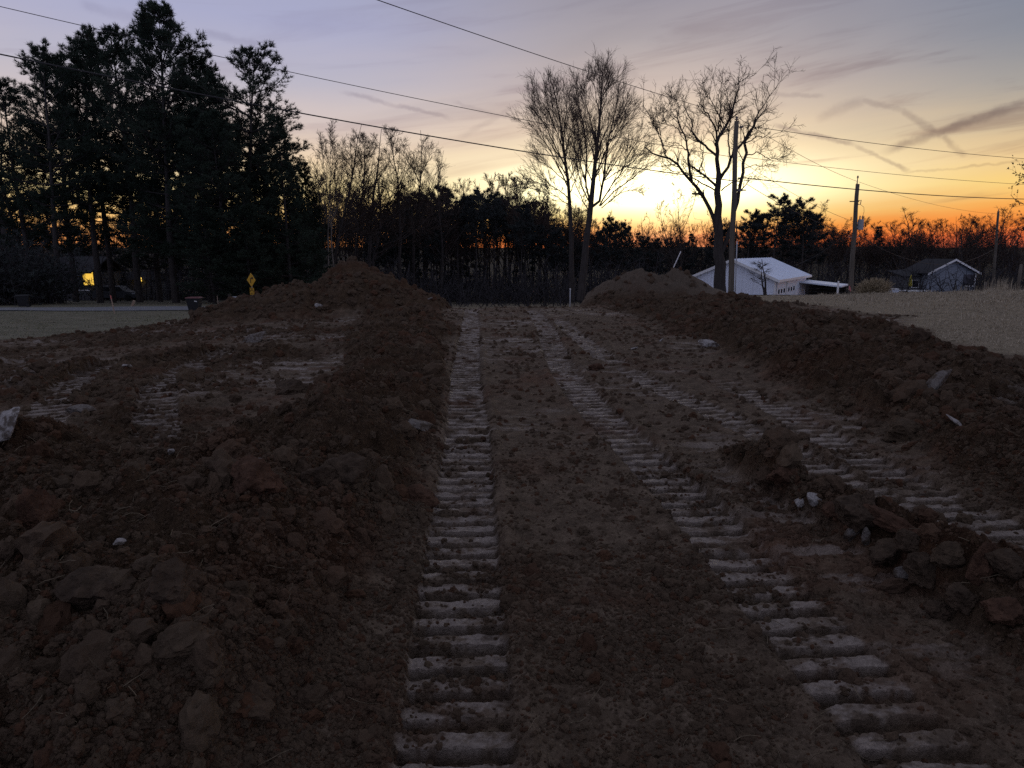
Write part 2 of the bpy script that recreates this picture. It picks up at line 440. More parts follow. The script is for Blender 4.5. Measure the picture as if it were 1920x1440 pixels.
def site(x, y, z0, full=True):
    """dug and driven ground: height and masks (soil, pressed, rough)"""
    edge = 0.55 * fbm(x, y, 2.2, 4, 41)
    lx = np.interp(y, [0, 10, 14, 17, 22, 30], [-18, -18, -14.0, -11.6, -11.2, -11.6])
    rx = np.interp(y, [0, 7, 10, 13, 16, 20, 24, 26], [14, 9.5, 7.1, 7.7, 8.4, 8.2, 7.6, 6.0])
    soil = sstep(x - lx + edge * 1.6, -0.35, 0.35) * sstep(rx - x + edge * 1.6, -0.35, 0.35) * sstep(26.5 + 2.5 * sstep(-x, 5.5, 9) - y + edge * 2, -0.6, 0.6)
    hl, ml = ridge(x, y, [-3, 0, 2, 3.5, 5, 6.5, 8.5, 11, 15, 18, 21], [-2.2, -2.1, -1.9, -1.7, -1.50, -1.45, -1.62, -1.9, -2.45, -2.9, -3.4],
                   [.36, .36, .38, .38, .33, .20, .13, .11, .11, .12, .08], [1.6, 1.6, 1.5, 1.25, .98, .92, 1.0, 1.1, 1.4, 1.6, 1.6],
                   [4, 4, 3.8, 3.0, 1.5, 1.0, .8, .8, 1.0, 1.3, 1.4], -1)
    # where the left heap swings away to the side of the frame
    hl2, ml2 = ridge(y, x, [-12, -6, -4, -3, -1.5], [4.6, 4.7, 4.7, 4.5, 4.2], [.34, .36, .36, .30, .0], [3, 3, 3, 3, 3], [.9, .9, .9, .9, .9], 1)
    hr, mr = ridge(x, y, [-3, 0, 3, 5, 7, 9, 12, 16, 20, 24], [4.4, 4.3, 4.1, 4.0, 4.3, 4.5, 4.8, 5.1, 5.0, 4.6],
                   [.38, .38, .38, .34, .32, .30, .26, .21, .20, .10], [1.1, 1.0, .95, .95, 1.2, 1.6, 2.2, 2.4, 2.6, 2.6],
                   [2.5, 2.5, 2.5, 2.2, 2.0, 2.0, 2.2, 2.4, 2.6, 2.6], 1)
    hw, mw = ridge(x, y, [1.0, 2.3, 3.2, 3.9, 4.5, 5.1, 5.6, 6.5, 8, 10, 12.5], [2.5, 2.38, 2.22, 2.08, 1.96, 1.86, 1.72, 1.55, 1.25, 1.06, .95],
                   [.05, .08, .12, .12, .07, .10, .03, .025, .03, .02, .0], [.5, .5, .36, .30, .26, .26, .2, .18, .2, .22, .2], [.6, .6, .36, .32, .28, .26, .2, .18, .2, .2, .2], 1)
    hw = hw * sstep(fbm(x, y, .55, 3, 37), -0.25, 0.15)
    heap = np.maximum.reduce([hl, hl2, hr]) + hw
    rough = np.clip(np.maximum.reduce([ml, ml2, mr, mw]), 0, 1)
    # two tipped piles
    def cone(cx, cy, r, h, sharp):
        d = np.sqrt(((x - cx)) ** 2 + ((y - cy) * 0.8) ** 2) + 0.30 * fbm(x, y, 1.1, 3, 53)
        m = np.clip(1 - d / r, 0, 1)
        return h * m ** sharp, m
    for (cx, cy, r, h, sh) in ((-4.55, 20.8, 2.3, 1.42, .85), (-5.9, 20.0, 2.1, 0.86, .8), (-7.3, 19.4, 1.5, .52, .8), (-3.4, 20.2, 1.7, 0.55, .9)):
        p, m = cone(cx, cy, r, h, sh)
        heap = np.maximum(heap, p); rough = np.maximum(rough, np.clip(m * 6, 0, 1))
    pile_r = np.zeros_like(heap)
    for (cx, cy, r, h, sh) in ((4.55, 26.2, 2.15, 1.38, .55), (5.9, 26.2, 1.6, 1.25, .6), (6.7, 25.4, 1.3, .60, .7)):
        p, m = cone(cx, cy, r, h, sh)
        heap = np.maximum(heap, p); rough = np.maximum(rough, np.clip(m * 4, 0, 0.45)); pile_r = np.maximum(pile_r, np.clip(m * 5, 0, 1))
    crumb = 0.20 + 0.08 * sstep(3.9 - y + 0.8 * fbm(x, y, 1.5, 3, 47), -1.0, 1.3)      # loose crumbs near the camera
    crumb = crumb + 0.07 * sstep(fbm(x, y, 1.8, 3, 48), 0.0, 0.35)
    churn = sstep(-x, 2.2, 3.4) * sstep(y, 5.0, 6.5) * (0.50 + 0.75 * fbm(x, y, 1.6, 3, 49))      # churned ground on the left
    crumb = np.maximum(crumb, churn)
    churn_r = sstep(x, 2.9, 3.6) * (0.45 + 0.8 * fbm(x, y, 1.2, 3, 50))
    crumb = np.maximum(crumb, churn_r)
    rgh = np.maximum(rough, crumb) * soil + 0.10 * (1 - soil)
    z = z0 + heap * np.maximum(soil, pile_r)
    z = z + rgh * (0.20 * fbm(x, y, 1.4, 3, 1) + 0.0)
    if full:
        w1 = fbm(x, y, .42, 4, 7, .6); w2 = fbm(x + 5, y, .42, 4, 8, .6); w3 = fbm(x, y, .13, 3, 9, .6); w4 = fbm(x, y + 3, .13, 3, 10, .6)
        big = domes(x + 0.26 * w1, y + 0.26 * w2, 0.55, 11, .22, .66, .50, .40)
        mid = domes(x + 0.09 * w1 + 0.05 * w3, y + 0.09 * w2 + 0.05 * w4, 0.20, 15, .28, .72, .60, .65)
        sml = domes(x + 0.035 * w3, y + 0.035 * w4, 0.082, 19, .3, .75, .70, .75)
        tin = domes(x + .4 + 0.012 * w3, y + 0.012 * w4, 0.036, 23, .35, .75, .75, .8)
        r2 = sstep(rgh, 0.42, 0.95)
        fine = np.clip(rgh * 1.4, 0, 1)
        z = z + r2 * (0.80 * big + 0.80 * mid) + np.clip(rgh, 0, 1) ** 0.8 * (0.85 * sml + 0.75 * tin) + fine * 0.045 * fbm(x, y, 0.17, 5, 61, 0.66) - fine * 0.030 * np.abs(fbm(x, y, 0.075, 3, 65, 0.6))
        z = z + (r2 * 0.13) * np.abs(fbm(x, y, 0.75, 5, 63, 0.62))
    press = np.zeros_like(z); lane = np.zeros_like(z)
    flatz = z0 + heap * 0.35 * soil
    for k, T in enumerate(TRACKS):
        ys = np.array([p[1] for p in T['p']]); xs = np.array([p[0] for p in T['p']])
        xc = (np.interp(y - .4, ys, xs) + np.interp(y, ys, xs) + np.interp(y + .4, ys, xs)) / 3
        sl = (np.interp(y + .3, ys, xs) - np.interp(y - .3, ys, xs)) / 0.6
        u = (x - xc) / np.sqrt(1 + sl * sl)
        s = y + u * sl
        en = 0.016 * fbm(x, y, 0.10, 3, 81 + k)
        m = sstep(T['hw'] - np.abs(u) + en, -0.006, 0.022) * sstep(y, T['y0'] - .3, T['y0'] + .3) * sstep(-y, -T['y1'] - .6, -T['y1'] + .6)
        ph = s / T['pitch'] + 0.06 * fbm(x, y, 0.9, 2, 91 + k) + 0.09 * fbm(x, y, 0.10, 3, 95 + k, .6)
        bar = np.floor(ph).astype(np.int64)
        f = ph - bar
        bh = _hash(bar, bar * 0 + k, 7)                       # every bar a little different
        groove = 1 - sstep(f, 0.42 + 0.10 * bh, 0.48 + 0.10 * bh)
        groove = groove * sstep(f, 0.0, 0.05)
        broken = fbm(x * 1.0, y * 2.2, 0.30, 3, 101 + k)
        fill = sstep(broken, 0.38, 0.54)                      # crumbs fallen into the print
        w = T['w']
        keep = m * (0.5 + 0.5 * w) * (1 - 0.7 * fill)
        keep = np.where(w > 0.9, np.maximum(keep, m * 0.8), keep * sstep(fbm(x, y, 1.1, 3, 111 + k), -0.62, -0.34))
        prof = -0.052 * groove * (0.75 + 0.5 * bh) + 0.012 * (f - 0.6) * (1 - groove)
        prof = prof + 0.010 * fbm(x, y, 0.075, 4, 121 + k, .65) + 0.030 * fill * (1 - groove) * np.abs(broken)
        zt = flatz - 0.028 + prof + 0.02 * fbm(x, y, 1.0, 2, 131 + k)
        z = z * (1 - keep) + zt * keep
        pad = (1 - groove) * keep * (1 - fill) * (0.12 + 0.88 * sstep(fbm(x, y * 1.8, 0.15, 5, 141 + k, .75), -0.36, 0.34))
        press = np.maximum(press, pad); lane = np.maximum(lane, m * keep)
        # little windrow squeezed out along the edges
        rim = np.exp(-((np.abs(u) - T['hw'] - 0.05) / 0.035) ** 2) * sstep(y, T['y0'], T['y0'] + .5) * sstep(-y, -T['y1'] - .5, -T['y1']) * w
        z = z + rim * (0.020 + 0.03 * np.clip(fbm(x, y, .25, 3, 151 + k), -0.3, 1)) * (1 - lane)
    # streaks of trodden, drying soil where blades and treads have scraped level ground
    flat = soil * (1 - np.clip(rough * 1.6, 0, 1)) * (1 - lane)
    scr = fbm(x * 0.55, y * 2.6, 0.24, 4, 161, .62)
    patch = sstep(fbm(x, y, 1.7, 4, 165), -0.02, 0.34) * sstep(y, 3.3, 5.2)
    patch = np.maximum(patch, 0.9 * np.exp(-((x - 1.72) / 0.30) ** 2) * sstep(y, 2.3, 3.0) * sstep(-y, -7.0, -5.5))
    press = np.maximum(press, flat * patch * sstep(scr, -0.02, 0.30) * 0.75)
    z = z - 0.010 * flat * patch * sstep(scr, 0.0, 0.3)
    soil = np.maximum(soil, pile_r)
    return z, soil, press, np.clip(rgh, 0, 1), pile_r

def ground_height(x, y):
    x = np.atleast_1d(np.asarray(x, dtype=np.float64)); y = np.atleast_1d(np.asarray(y, dtype=np.float64))
    z = land(x, y)
    near = (y < 31) & (y > -4) & (np.abs(x) < 17)
    if near.any():
        zz = site(x[near], y[near], z[near])[0]
        z = z.copy(); z[near] = zz
    return z
def gz(x, y):
    return float(ground_height([x], [y])[0])
def lz(x, y):
    return float(land(np.array([float(x)]), np.array([float(y)]))[0])

def hit(u, v):
    """where the sight line through photo position (u, v) meets the ground"""
    Y = np.concatenate([np.arange(1.2, 12, 0.01), np.arange(12, 40, 0.03)])
    k = math.tan(-PITCH + math.atan((720.0 - v) / FPX))
    z = CAMZ + k * Y
    X = (u - 960.0) / FPX * (Y * math.cos(PITCH) - (z - CAMZ) * math.sin(PITCH))
    g = ground_height(X, Y)
    i = int(np.argmax(z <= g))
    return Vector((X[i], Y[i], g[i]))

def build_ground():
    rows = [np.linspace(-8, 1.4, 20)]
    y = 1.45
    near = []
    while y < 31:
        near.append(y); y += min((0.0020 if y < 5 else 0.0026) * (y + 1.0), 0.032) if y < 17 else 0.005 * (y + 1.0)
    while y < 6000:
        near.append(y); y += 0.05 * y + 0.05
    rows.append(np.array(near))
    ys = np.concatenate(rows)
    nc = 690
    u = np.linspace(-1, 1, nc)
    u = 0.60 * u + 0.40 * u ** 3                       # finer towards the middle
    w = 1.7 + 0.90 * np.maximum(ys, 0.0)
    w = np.where(ys < 1.45, 1.7 + 0.90 * 1.45 + 2 * (1.45 - ys), w)
    Y = np.repeat(ys, nc).reshape(len(ys), nc)
    X = w[:, None] * u[None, :]
    x = X.ravel().astype(np.float64); yv = Y.ravel().astype(np.float64)
    z = land(x, yv)
    soil = np.zeros_like(z); press = np.zeros_like(z); rough = np.full_like(z, 0.1); pale = np.zeros_like(z)
    m = (yv < 31) & (yv > -4) & (np.abs(x) < 17)
    zz, s, p, r, pr = site(x[m], yv[m], z[m])
    z[m] = zz; soil[m] = s; press[m] = p; rough[m] = r; pale[m] = pr
    V = np.stack([x, yv, z], axis=1)
    nr = len(ys)
    i = np.arange(nr * nc).reshape(nr, nc)
    F = np.stack([i[:-1, :-1].ravel(), i[:-1, 1:].ravel(), i[1:, 1:].ravel(), i[1:, :-1].ravel()], axis=1)
    me = mesh_arrays('ground', V, F, ground_material())
    rowy = np.repeat(ys[:-1], nc - 1)
    me.polygons.foreach_set('use_smooth', rowy > 14.0)      # loose soil breaks the light in facets
    for nm, arr in (('soil', soil), ('press', press), ('rough', rough), ('pale', pale)):
        a = me.attributes.new(nm, 'FLOAT', 'POINT')
        a.data.foreach_set('value', arr.astype(np.float32))
    o = obj('ground', me)
    return tag(o, kind='structure')

def ground_material():
    m = bpy.data.materials.new('ground')
    m.use_nodes = True
    t = m.node_tree
    b = t.nodes['Principled BSDF']
    N = Nodes(t)
    tc = N.new('ShaderNodeTexCoord')
    P = tc.outputs['Object']
    sep = N.new('ShaderNodeSeparateXYZ'); t.links.new(P, sep.inputs[0])
    def attr(nm):
        a = N.new('ShaderNodeAttribute', attribute_name=nm)
        return a.outputs['Fac']
    soil, press, rough, pale = attr('soil'), attr('press'), attr('rough'), attr('pale')
    n1 = N.noise(P, 0.9, 5.0, 0.6, 0.5)
    n2 = N.noise(P, 7.0, 6.0, 0.65)
    n3 = N.noise(P, 60.0, 5.0, 0.65)
    n4 = N.noise(P, 260.0, 3.0, 0.6)
    earth = N.ramp(n2, [(0.28, (0.050, 0.035, 0.0235, 1)), (0.52, (0.106, 0.076, 0.052, 1)), (0.75, (0.174, 0.130, 0.092, 1))])
    red = N.ramp(n2, [(0.3, (0.060, 0.032, 0.020, 1)), (0.7, (0.128, 0.072, 0.044, 1))])
    c = N.mix(N.smooth(n1, 0.50, 0.68), earth, red)
    c = N.mix(N.smooth(n3, 0.52, 0.74, 0.0, 0.65), c, (0.200, 0.152, 0.110, 1))
    c = N.mix(N.smooth(n3, 0.47, 0.30, 0.0, 0.75), c, (0.026, 0.0175, 0.012, 1))
    c = N.mix(N.math('MULTIPLY', pale, 0.6), c, (0.115, 0.094, 0.074, 1))
    # freshly turned soil is damp and dark, driven ground has dried
    c = N.mix(N.math('MULTIPLY', N.smooth(rough, 0.25, 0.85), N.math('SUBTRACT', 1.0, N.math('MULTIPLY', pale, 0.7))), c, N.mix(1.0, c, (0.66, 0.58, 0.50, 1), 'MULTIPLY'))
    clay = N.ramp(n3, [(0.3, (0.135, 0.104, 0.084, 1)), (0.7, (0.300, 0.246, 0.205, 1))])
    c = N.mix(N.math('MULTIPLY', press, N.smooth(n2, 0.22, 0.55, 0.55, 1.0)), c, clay)
    # lawn: dry and tan to the right, greener to the left; dark woodland floor and hills far out
    gl = N.smooth(sep.outputs[0], -12.0, -3.0)
    dry = N.ramp(n2, [(0.3, (0.180, 0.144, 0.098, 1)), (0.7, (0.330, 0.270, 0.195, 1))])
    green = N.ramp(n1, [(0.35, (0.120, 0.115, 0.080, 1)), (0.65, (0.200, 0.185, 0.138, 1))])
    lawn = N.mix(gl, green, dry)
    lawn = N.mix(N.smooth(N.noise(P, 1.7, 5.0, .65, .4), 0.52, 0.68, 0.0, 0.55), lawn, (0.105, 0.084, 0.054, 1))
    lawn = N.mix(N.smooth(n3, 0.35, 0.7, 0.0, 0.55), lawn, (0.085, 0.076, 0.048, 1))
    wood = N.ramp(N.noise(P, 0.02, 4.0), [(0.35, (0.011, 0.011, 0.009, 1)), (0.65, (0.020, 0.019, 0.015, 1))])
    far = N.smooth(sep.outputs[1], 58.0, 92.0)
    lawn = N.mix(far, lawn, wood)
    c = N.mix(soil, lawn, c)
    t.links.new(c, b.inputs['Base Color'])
    rg = N.math('SUBTRACT', 0.92, N.math('MULTIPLY', press, 0.42))
    t.links.new(rg, b.inputs['Roughness'])
    t.links.new(N.math('MULTIPLY_ADD', press, 0.35, 0.12), b.inputs['Specular IOR Level'])
    h = N.math('ADD', N.math('MULTIPLY', n3, 0.7), N.math('MULTIPLY', n4, 0.35))
    h = N.math('ADD', h, N.math('MULTIPLY', N.math('MULTIPLY', N.noise(P, 14.0, 5.0, .65), N.math('SUBTRACT', 1.0, soil)), 2.5))
    bp = N.new('ShaderNodeBump')
    bp.inputs['Distance'].default_value = 0.03
    t.links.new(N.math('MULTIPLY_ADD', rough, 0.50, 0.55), bp.inputs['Strength'])
    t.links.new(h, bp.inputs['Height'])
    t.links.new(bp.outputs[0], b.inputs['Normal'])
    return m
ground = build_ground()

# ------------------------------------------------------------------ trees
def unit(a):
    return a / np.maximum(np.linalg.norm(a, axis=-1, keepdims=True), 1e-9)

def tubes(P, R, sides):
    """P (n,k,3) centre lines, R (n,k) radii -> vertices, quads"""
    n, k, _ = P.shape
    T = np.empty_like(P)
    T[:, 1:-1] = P[:, 2:] - P[:, :-2]; T[:, 0] = P[:, 1] - P[:, 0]; T[:, -1] = P[:, -1] - P[:, -2]
    T = unit(T)
    ref = np.where(np.abs(T[:, :1, 2:3]) > 0.8, np.array([1.0, 0.2, 0.0]), np.array([0.1, 0.1, 1.0]))
    S = unit(np.cross(T, ref)); U = np.cross(S, T)
    q = np.arange(sides) * 2 * math.pi / sides
    V = P[:, :, None, :] + R[:, :, None, None] * (S[:, :, None, :] * np.cos(q)[None, None, :, None] + U[:, :, None, :] * np.sin(q)[None, None, :, None])
    idx = np.arange(n * k * sides).reshape(n, k, sides)
    a = idx[:, :-1, :]; b = np.roll(idx, -1, axis=2)[:, :-1, :]; c = np.roll(idx, -1, axis=2)[:, 1:, :]; d = idx[:, 1:, :]
    F = np.stack([a, b, c, d], axis=-1).reshape(-1, 4)
    return V.reshape(-1, 3), F

def merge(parts):
    Vs, Fs, o = [], [], 0
    for V, F in parts:
        Vs.append(V); Fs.append(F + o); o += len(V)
    return np.concatenate(Vs), np.concatenate(Fs)

def resample(pts, k, jitter, rng):
    pts = np.asarray(pts, dtype=float)
    seg = np.linalg.norm(np.diff(pts, axis=0), axis=1); s = np.concatenate([[0], np.cumsum(seg)])
    t = np.linspace(0, s[-1], k)
    out = np.stack([np.interp(t, s, pts[:, i]) for i in range(3)], axis=1)
    out[1:-1] += rng.normal(0, jitter, (k - 2, 3))
    return out

def spawn(P, R, per, t0, t1, ang, length, rfrac, rmin, k, trop, jit, rng, thick_tip=0.35, flat=0.0):
    """side shoots on every line: per shoots between t0 and t1, leaving at ang degrees, length(t, parent length) long"""
    n, kk, _ = P.shape
    plen = np.linalg.norm(np.diff(P, axis=1), axis=2).sum(1)
    cnt = np.maximum(rng.poisson(per, n) if np.isscalar(per) else rng.poisson(per), 0)
    par = np.repeat(np.arange(n), cnt)
    m = len(par)
    if m == 0:
        return np.zeros((0, k, 3)), np.zeros((0, k))
    t = t0 + (t1 - t0) * rng.random(m) ** 0.9
    f = t * (kk - 1); i = np.minimum(f.astype(int), kk - 2); w = (f - i)[:, None]
    start = P[par, i] * (1 - w) + P[par, i + 1] * w
    d = unit(P[par, i + 1] - P[par, i])
    r0 = R[par, i] * (1 - w[:, 0]) + R[par, i + 1] * w[:, 0]
    rnd = unit(rng.normal(0, 1, (m, 3)))
    rnd[:, 2] = rnd[:, 2] * (1 - flat)
    perp = unit(rnd - (rnd * d).sum(1, keepdims=True) * d)
    a = np.radians(rng.normal(ang, ang * 0.22, m))[:, None]
    d = unit(d * np.cos(a) + perp * np.sin(a))
    L = length(t, plen[par]) * rng.uniform(0.65, 1.25, m)
    out = np.empty((m, k, 3)); out[:, 0] = start
    p = start
    for s in range(1, k):
        d = unit(d + rng.normal(0, jit, (m, 3)) + np.array([0, 0, trop]))
        p = p + d * (L / (k - 1))[:, None]
        out[:, s] = p
    rr = np.maximum(r0 * rfrac, rmin)
    rad = rr[:, None] * np.linspace(1, thick_tip, k)[None, :]
    return out, np.maximum(rad, rmin * 0.7)

def limbs_from_trace(traces, conv, Y0, k, rng, spread=0.30, jitter=0.03):
    """traced limbs: (points in an enlarged view, r0, r1); each leaves the plane of the trunk a little more along its way"""
    P, R = [], []
    for pts, r0, r1, *dep in traces:
        sy = dep[0] if dep else rng.normal(0, spread)
        q = [conv(p) for p in pts]
        base = at(*q[0], Y0)
        w = []
        run = 0.0; prev = base
        for (u, v) in q:
            p = at(u, v, Y0)
            run += (p - prev).length; prev = p
            w.append(at(u, v, Y0 + sy * run))
        P.append(resample(w, k, jitter, rng)); R.append(np.linspace(r0, r1, k))
    return np.array(P), np.array(R)

BARK = material('bark', (0.050, 0.043, 0.040), rough=0.9, spec=0.15, var=0.35, scale=3.0, bump=0.6, bump_scale=14.0, stretch=(4, 4, 0.7))
BARK_PALE = material('pale bark', (0.17, 0.15, 0.13), rough=0.85, spec=0.2, var=0.35, scale=3.0, bump=0.3, bump_scale=10.0, stretch=(3, 3, 1.2))
TWIG = material('twigs', (0.060, 0.042, 0.034), rough=0.85, spec=0.15, var=0.25, scale=2.0)

TWIG_WARM = material('warm grey twigs', (0.115, 0.085, 0.066), rough=0.85, spec=0.15, var=0.25, scale=2.0)
def bare_tree(name, levels, base, label, group=None, trunk_levels=1, mats=(None, None)):
    """levels: list of (P, R, sides) in world space around base"""
    base = Vector(base)
    b = np.array(base)
    t = thing(name, base, label, 'tree', group)
    tm = mats[0] or BARK; cm = mats[1] or TWIG
    V, F = merge([tubes(P - b, R, s) for P, R, s in levels[:trunk_levels]])
    obj('trunk', mesh_arrays('trunk', V, F, tm), t)
    V, F = merge([tubes(P - b, R, s) for P, R, s in levels[trunk_levels:] if len(P)])
    obj('crown', mesh_arrays('crown', V, F, cm), t)
    return t

def grown_tree(name, H, seed, label, group=None, r0=0.17, spread=32.0, first=0.28, n1=20, fine=1.0, lean=0.0, rmin=0.012, mats=(None, None), forks=1, deep=True):
    """a bare broadleaf tree grown at the origin"""
    rng = np.random.default_rng(seed)
    P, R = [], []
    for f in range(forks):
        k = 12
        d = np.array([rng.normal(0, .05) + lean, rng.normal(0, .05), 1.0])
        p = np.zeros(3); pts = [p]
        if f:
            d = d + np.array([rng.normal(0, .12), rng.normal(0, .12), 0])
        for s in range(1, k):
            d = unit(d + rng.normal(0, .055, 3) + np.array([0, 0, .05]))
            p = p + d * H / (k - 1) * (1.0 if f == 0 else rng.uniform(.82, .95)); pts.append(p)
        P.append(pts); R.append(np.maximum(r0 * (1 - np.linspace(0, 1, k)) ** 0.85, 0.018))
    P0, R0 = np.array(P), np.array(R)
    P1, R1 = spawn(P0, R0, n1, first, 0.96, spread, lambda t, L: L * (0.42 * (1.12 - t)), 0.50, 0.020, 8, 0.035, 0.055, rng)
    P2, R2 = spawn(P1, R1, 7.5, 0.15, 0.98, 34, lambda t, L: L * 0.46 * (1.15 - 0.6 * t), 0.55, 0.014, 6, 0.03, 0.06, rng)
    P3, R3 = spawn(P2, R2, 4.2 * fine, 0.2, 1.0, 34, lambda t, L: np.clip(L * 0.5, 0.3, 1.1), 0.6, rmin, 4, 0.02, 0.06, rng)
    lv = [(P0, R0, 8), (P1, R1, 5), (P2, R2, 3), (P3, R3, 3)]
    if deep:
        P4, R4 = spawn(P3, R3, 2.0 * fine, 0.25, 1.0, 36, lambda t, L: np.clip(L * 0.6, 0.2, 0.6), 0.75, rmin * 0.7, 3, 0.02, 0.07, rng)
        lv.append((P4, R4, 3))
    return bare_tree(name, lv, (0, 0, 0), label, group, 2, mats)

# ---- the two tall bare trees and the crooked one, with their limbs traced
def conv_a(p): return (980 + p[0] / 5.143, 110 + p[1] / 5.143)
def conv_b(p): return (1200 + p[0] / 5.143, 130 + p[1] / 5.143)

def maple(name, traces, Y0, base_uv, label, seed, per=15):
    rng = np.random.default_rng(seed)
    P0, R0 = limbs_from_trace(traces, conv_a, Y0, 12, rng, 0.34)
    lens = np.linalg.norm(np.diff(P0, axis=1), axis=2).sum(1)
    R0[1:] *= 0.66
    LOW = np.ones(len(lens)); LOW[0] = 0.0
    P1, R1 = spawn(P0, R0, lens * 2.9 * LOW, 0.12, 0.98, 24, lambda t, L: 1.1 + 2.6 * (1.05 - t) * np.clip(L / 8, .4, 1), 0.42, 0.016, 7, 0.045, 0.035, rng)
    Pt, Rt = spawn(P0[:1], R0[:1], lens[0] * 1.6, 0.52, 0.98, 26, lambda t, L: 1.0 + 3.2 * (1.05 - t), 0.35, 0.016, 7, 0.045, 0.035, rng)
    P1, R1 = np.concatenate([P1, Pt]), np.concatenate([R1, Rt])
    P2, R2 = spawn(P1, R1, 7.0, 0.12, 1.0, 28, lambda t, L: np.clip(L * 0.5, 0.4, 1.7), 0.55, 0.011, 5, 0.035, 0.04, rng)
    P3, R3 = spawn(P2, R2, 3.3, 0.2, 1.0, 30, lambda t, L: np.clip(L * 0.55, 0.3, 0.9), 0.7, 0.0075, 4, 0.03, 0.05, rng)
    b = at(*base_uv, Y0); b.z -= 0.6
    return bare_tree(name, [(P0, R0, 7), (P1, R1, 4), (P2, R2, 3), (P3, R3, 3)], b, label, mats=(BARK, TWIG_WARM))

A_LEFT = [([(470, 2330), (470, 1900), (460, 1440), (440, 1250), (420, 1060), (400, 900), (385, 720), (350, 500), (310, 350), (290, 230)], .25, .02, 0.0),
          ([(440, 1250), (350, 1050), (250, 850), (150, 720), (50, 620)], .09, .02), ([(420, 1060), (320, 860), (220, 650), (120, 450), (90, 380)], .08, .02),
          ([(400, 900), (330, 700), (250, 480), (190, 300)], .07, .02), ([(385, 720), (420, 500), (430, 290)], .06, .02),
          ([(440, 1200), (300, 1080), (150, 980), (80, 900)], .06, .02), ([(450, 1350), (320, 1250), (150, 1150), (60, 1080)], .06, .02),
          ([(410, 950), (480, 700), (490, 450)], .06, .02), ([(450, 1300), (520, 1150), (560, 1000), (575, 850)], .06, .02), ([(440, 1200), (530, 1000), (545, 780)], .06, .02), ([(430, 1150), (390, 900), (330, 640), (270, 400)], .07, .02),
          ([(455, 1420), (330, 1330), (180, 1290), (60, 1240)], .05, .02), ([(420, 1100), (500, 960), (560, 880)], .05, .02)]
A_RIGHT = [([(560, 2330), (590, 2000), (640, 1500), (660, 1400), (680, 1250), (700, 1050), (715, 850), (740, 600), (760, 350), (770, 60)], .34, .02, 0.0),
           ([(655, 1420), (610, 1200), (615, 900), (600, 700), (560, 520), (500, 260)], .13, .02), ([(655, 1440), (740, 1400), (780, 1150), (800, 950), (830, 800), (870, 620), (920, 420), (930, 230)], .17, .02),
           ([(740, 1420), (840, 1250), (960, 1070), (1000, 960), (1090, 820), (1150, 720)], .09, .02), ([(750, 1420), (880, 1280), (1040, 1170), (1180, 1060), (1240, 990)], .08, .02),
           ([(760, 1440), (950, 1290), (1100, 1260)], .06, .02), ([(690, 1150), (760, 1000), (800, 870), (860, 700), (960, 520), (980, 400)], .09, .02),
           ([(830, 800), (950, 690), (1060, 560)], .07, .02), ([(720, 800), (650, 600), (600, 400), (590, 200)], .08, .02), ([(740, 600), (800, 400), (850, 150)], .07, .02),
           ([(745, 520), (700, 330), (680, 130)], .06, .02), ([(840, 780), (900, 600), (1000, 480), (1040, 440)], .06, .02), ([(640, 1480), (520, 1250), (480, 1080), (470, 900)], .07, .02),
           ([(780, 1180), (900, 1100), (1050, 1000), (1150, 900)], .06, .02), ([(650, 1400), (560, 1220), (520, 1020), (500, 820), (480, 600)], .08, .02), ([(680, 1220), (600, 1020), (550, 800), (530, 620)], .07, .02), ([(755, 400), (830, 250), (870, 120)], .05, .02)]
maple('bare_maple_tree', A_RIGHT, 56.0, (1091, 560), 'tallest bare tree with fan of upright limbs behind the dirt road', 5)
maple('bare_maple_tree', A_LEFT, 57.5, (1072, 560), 'slim bare tree just left of the tallest one, trunks almost touching', 6)

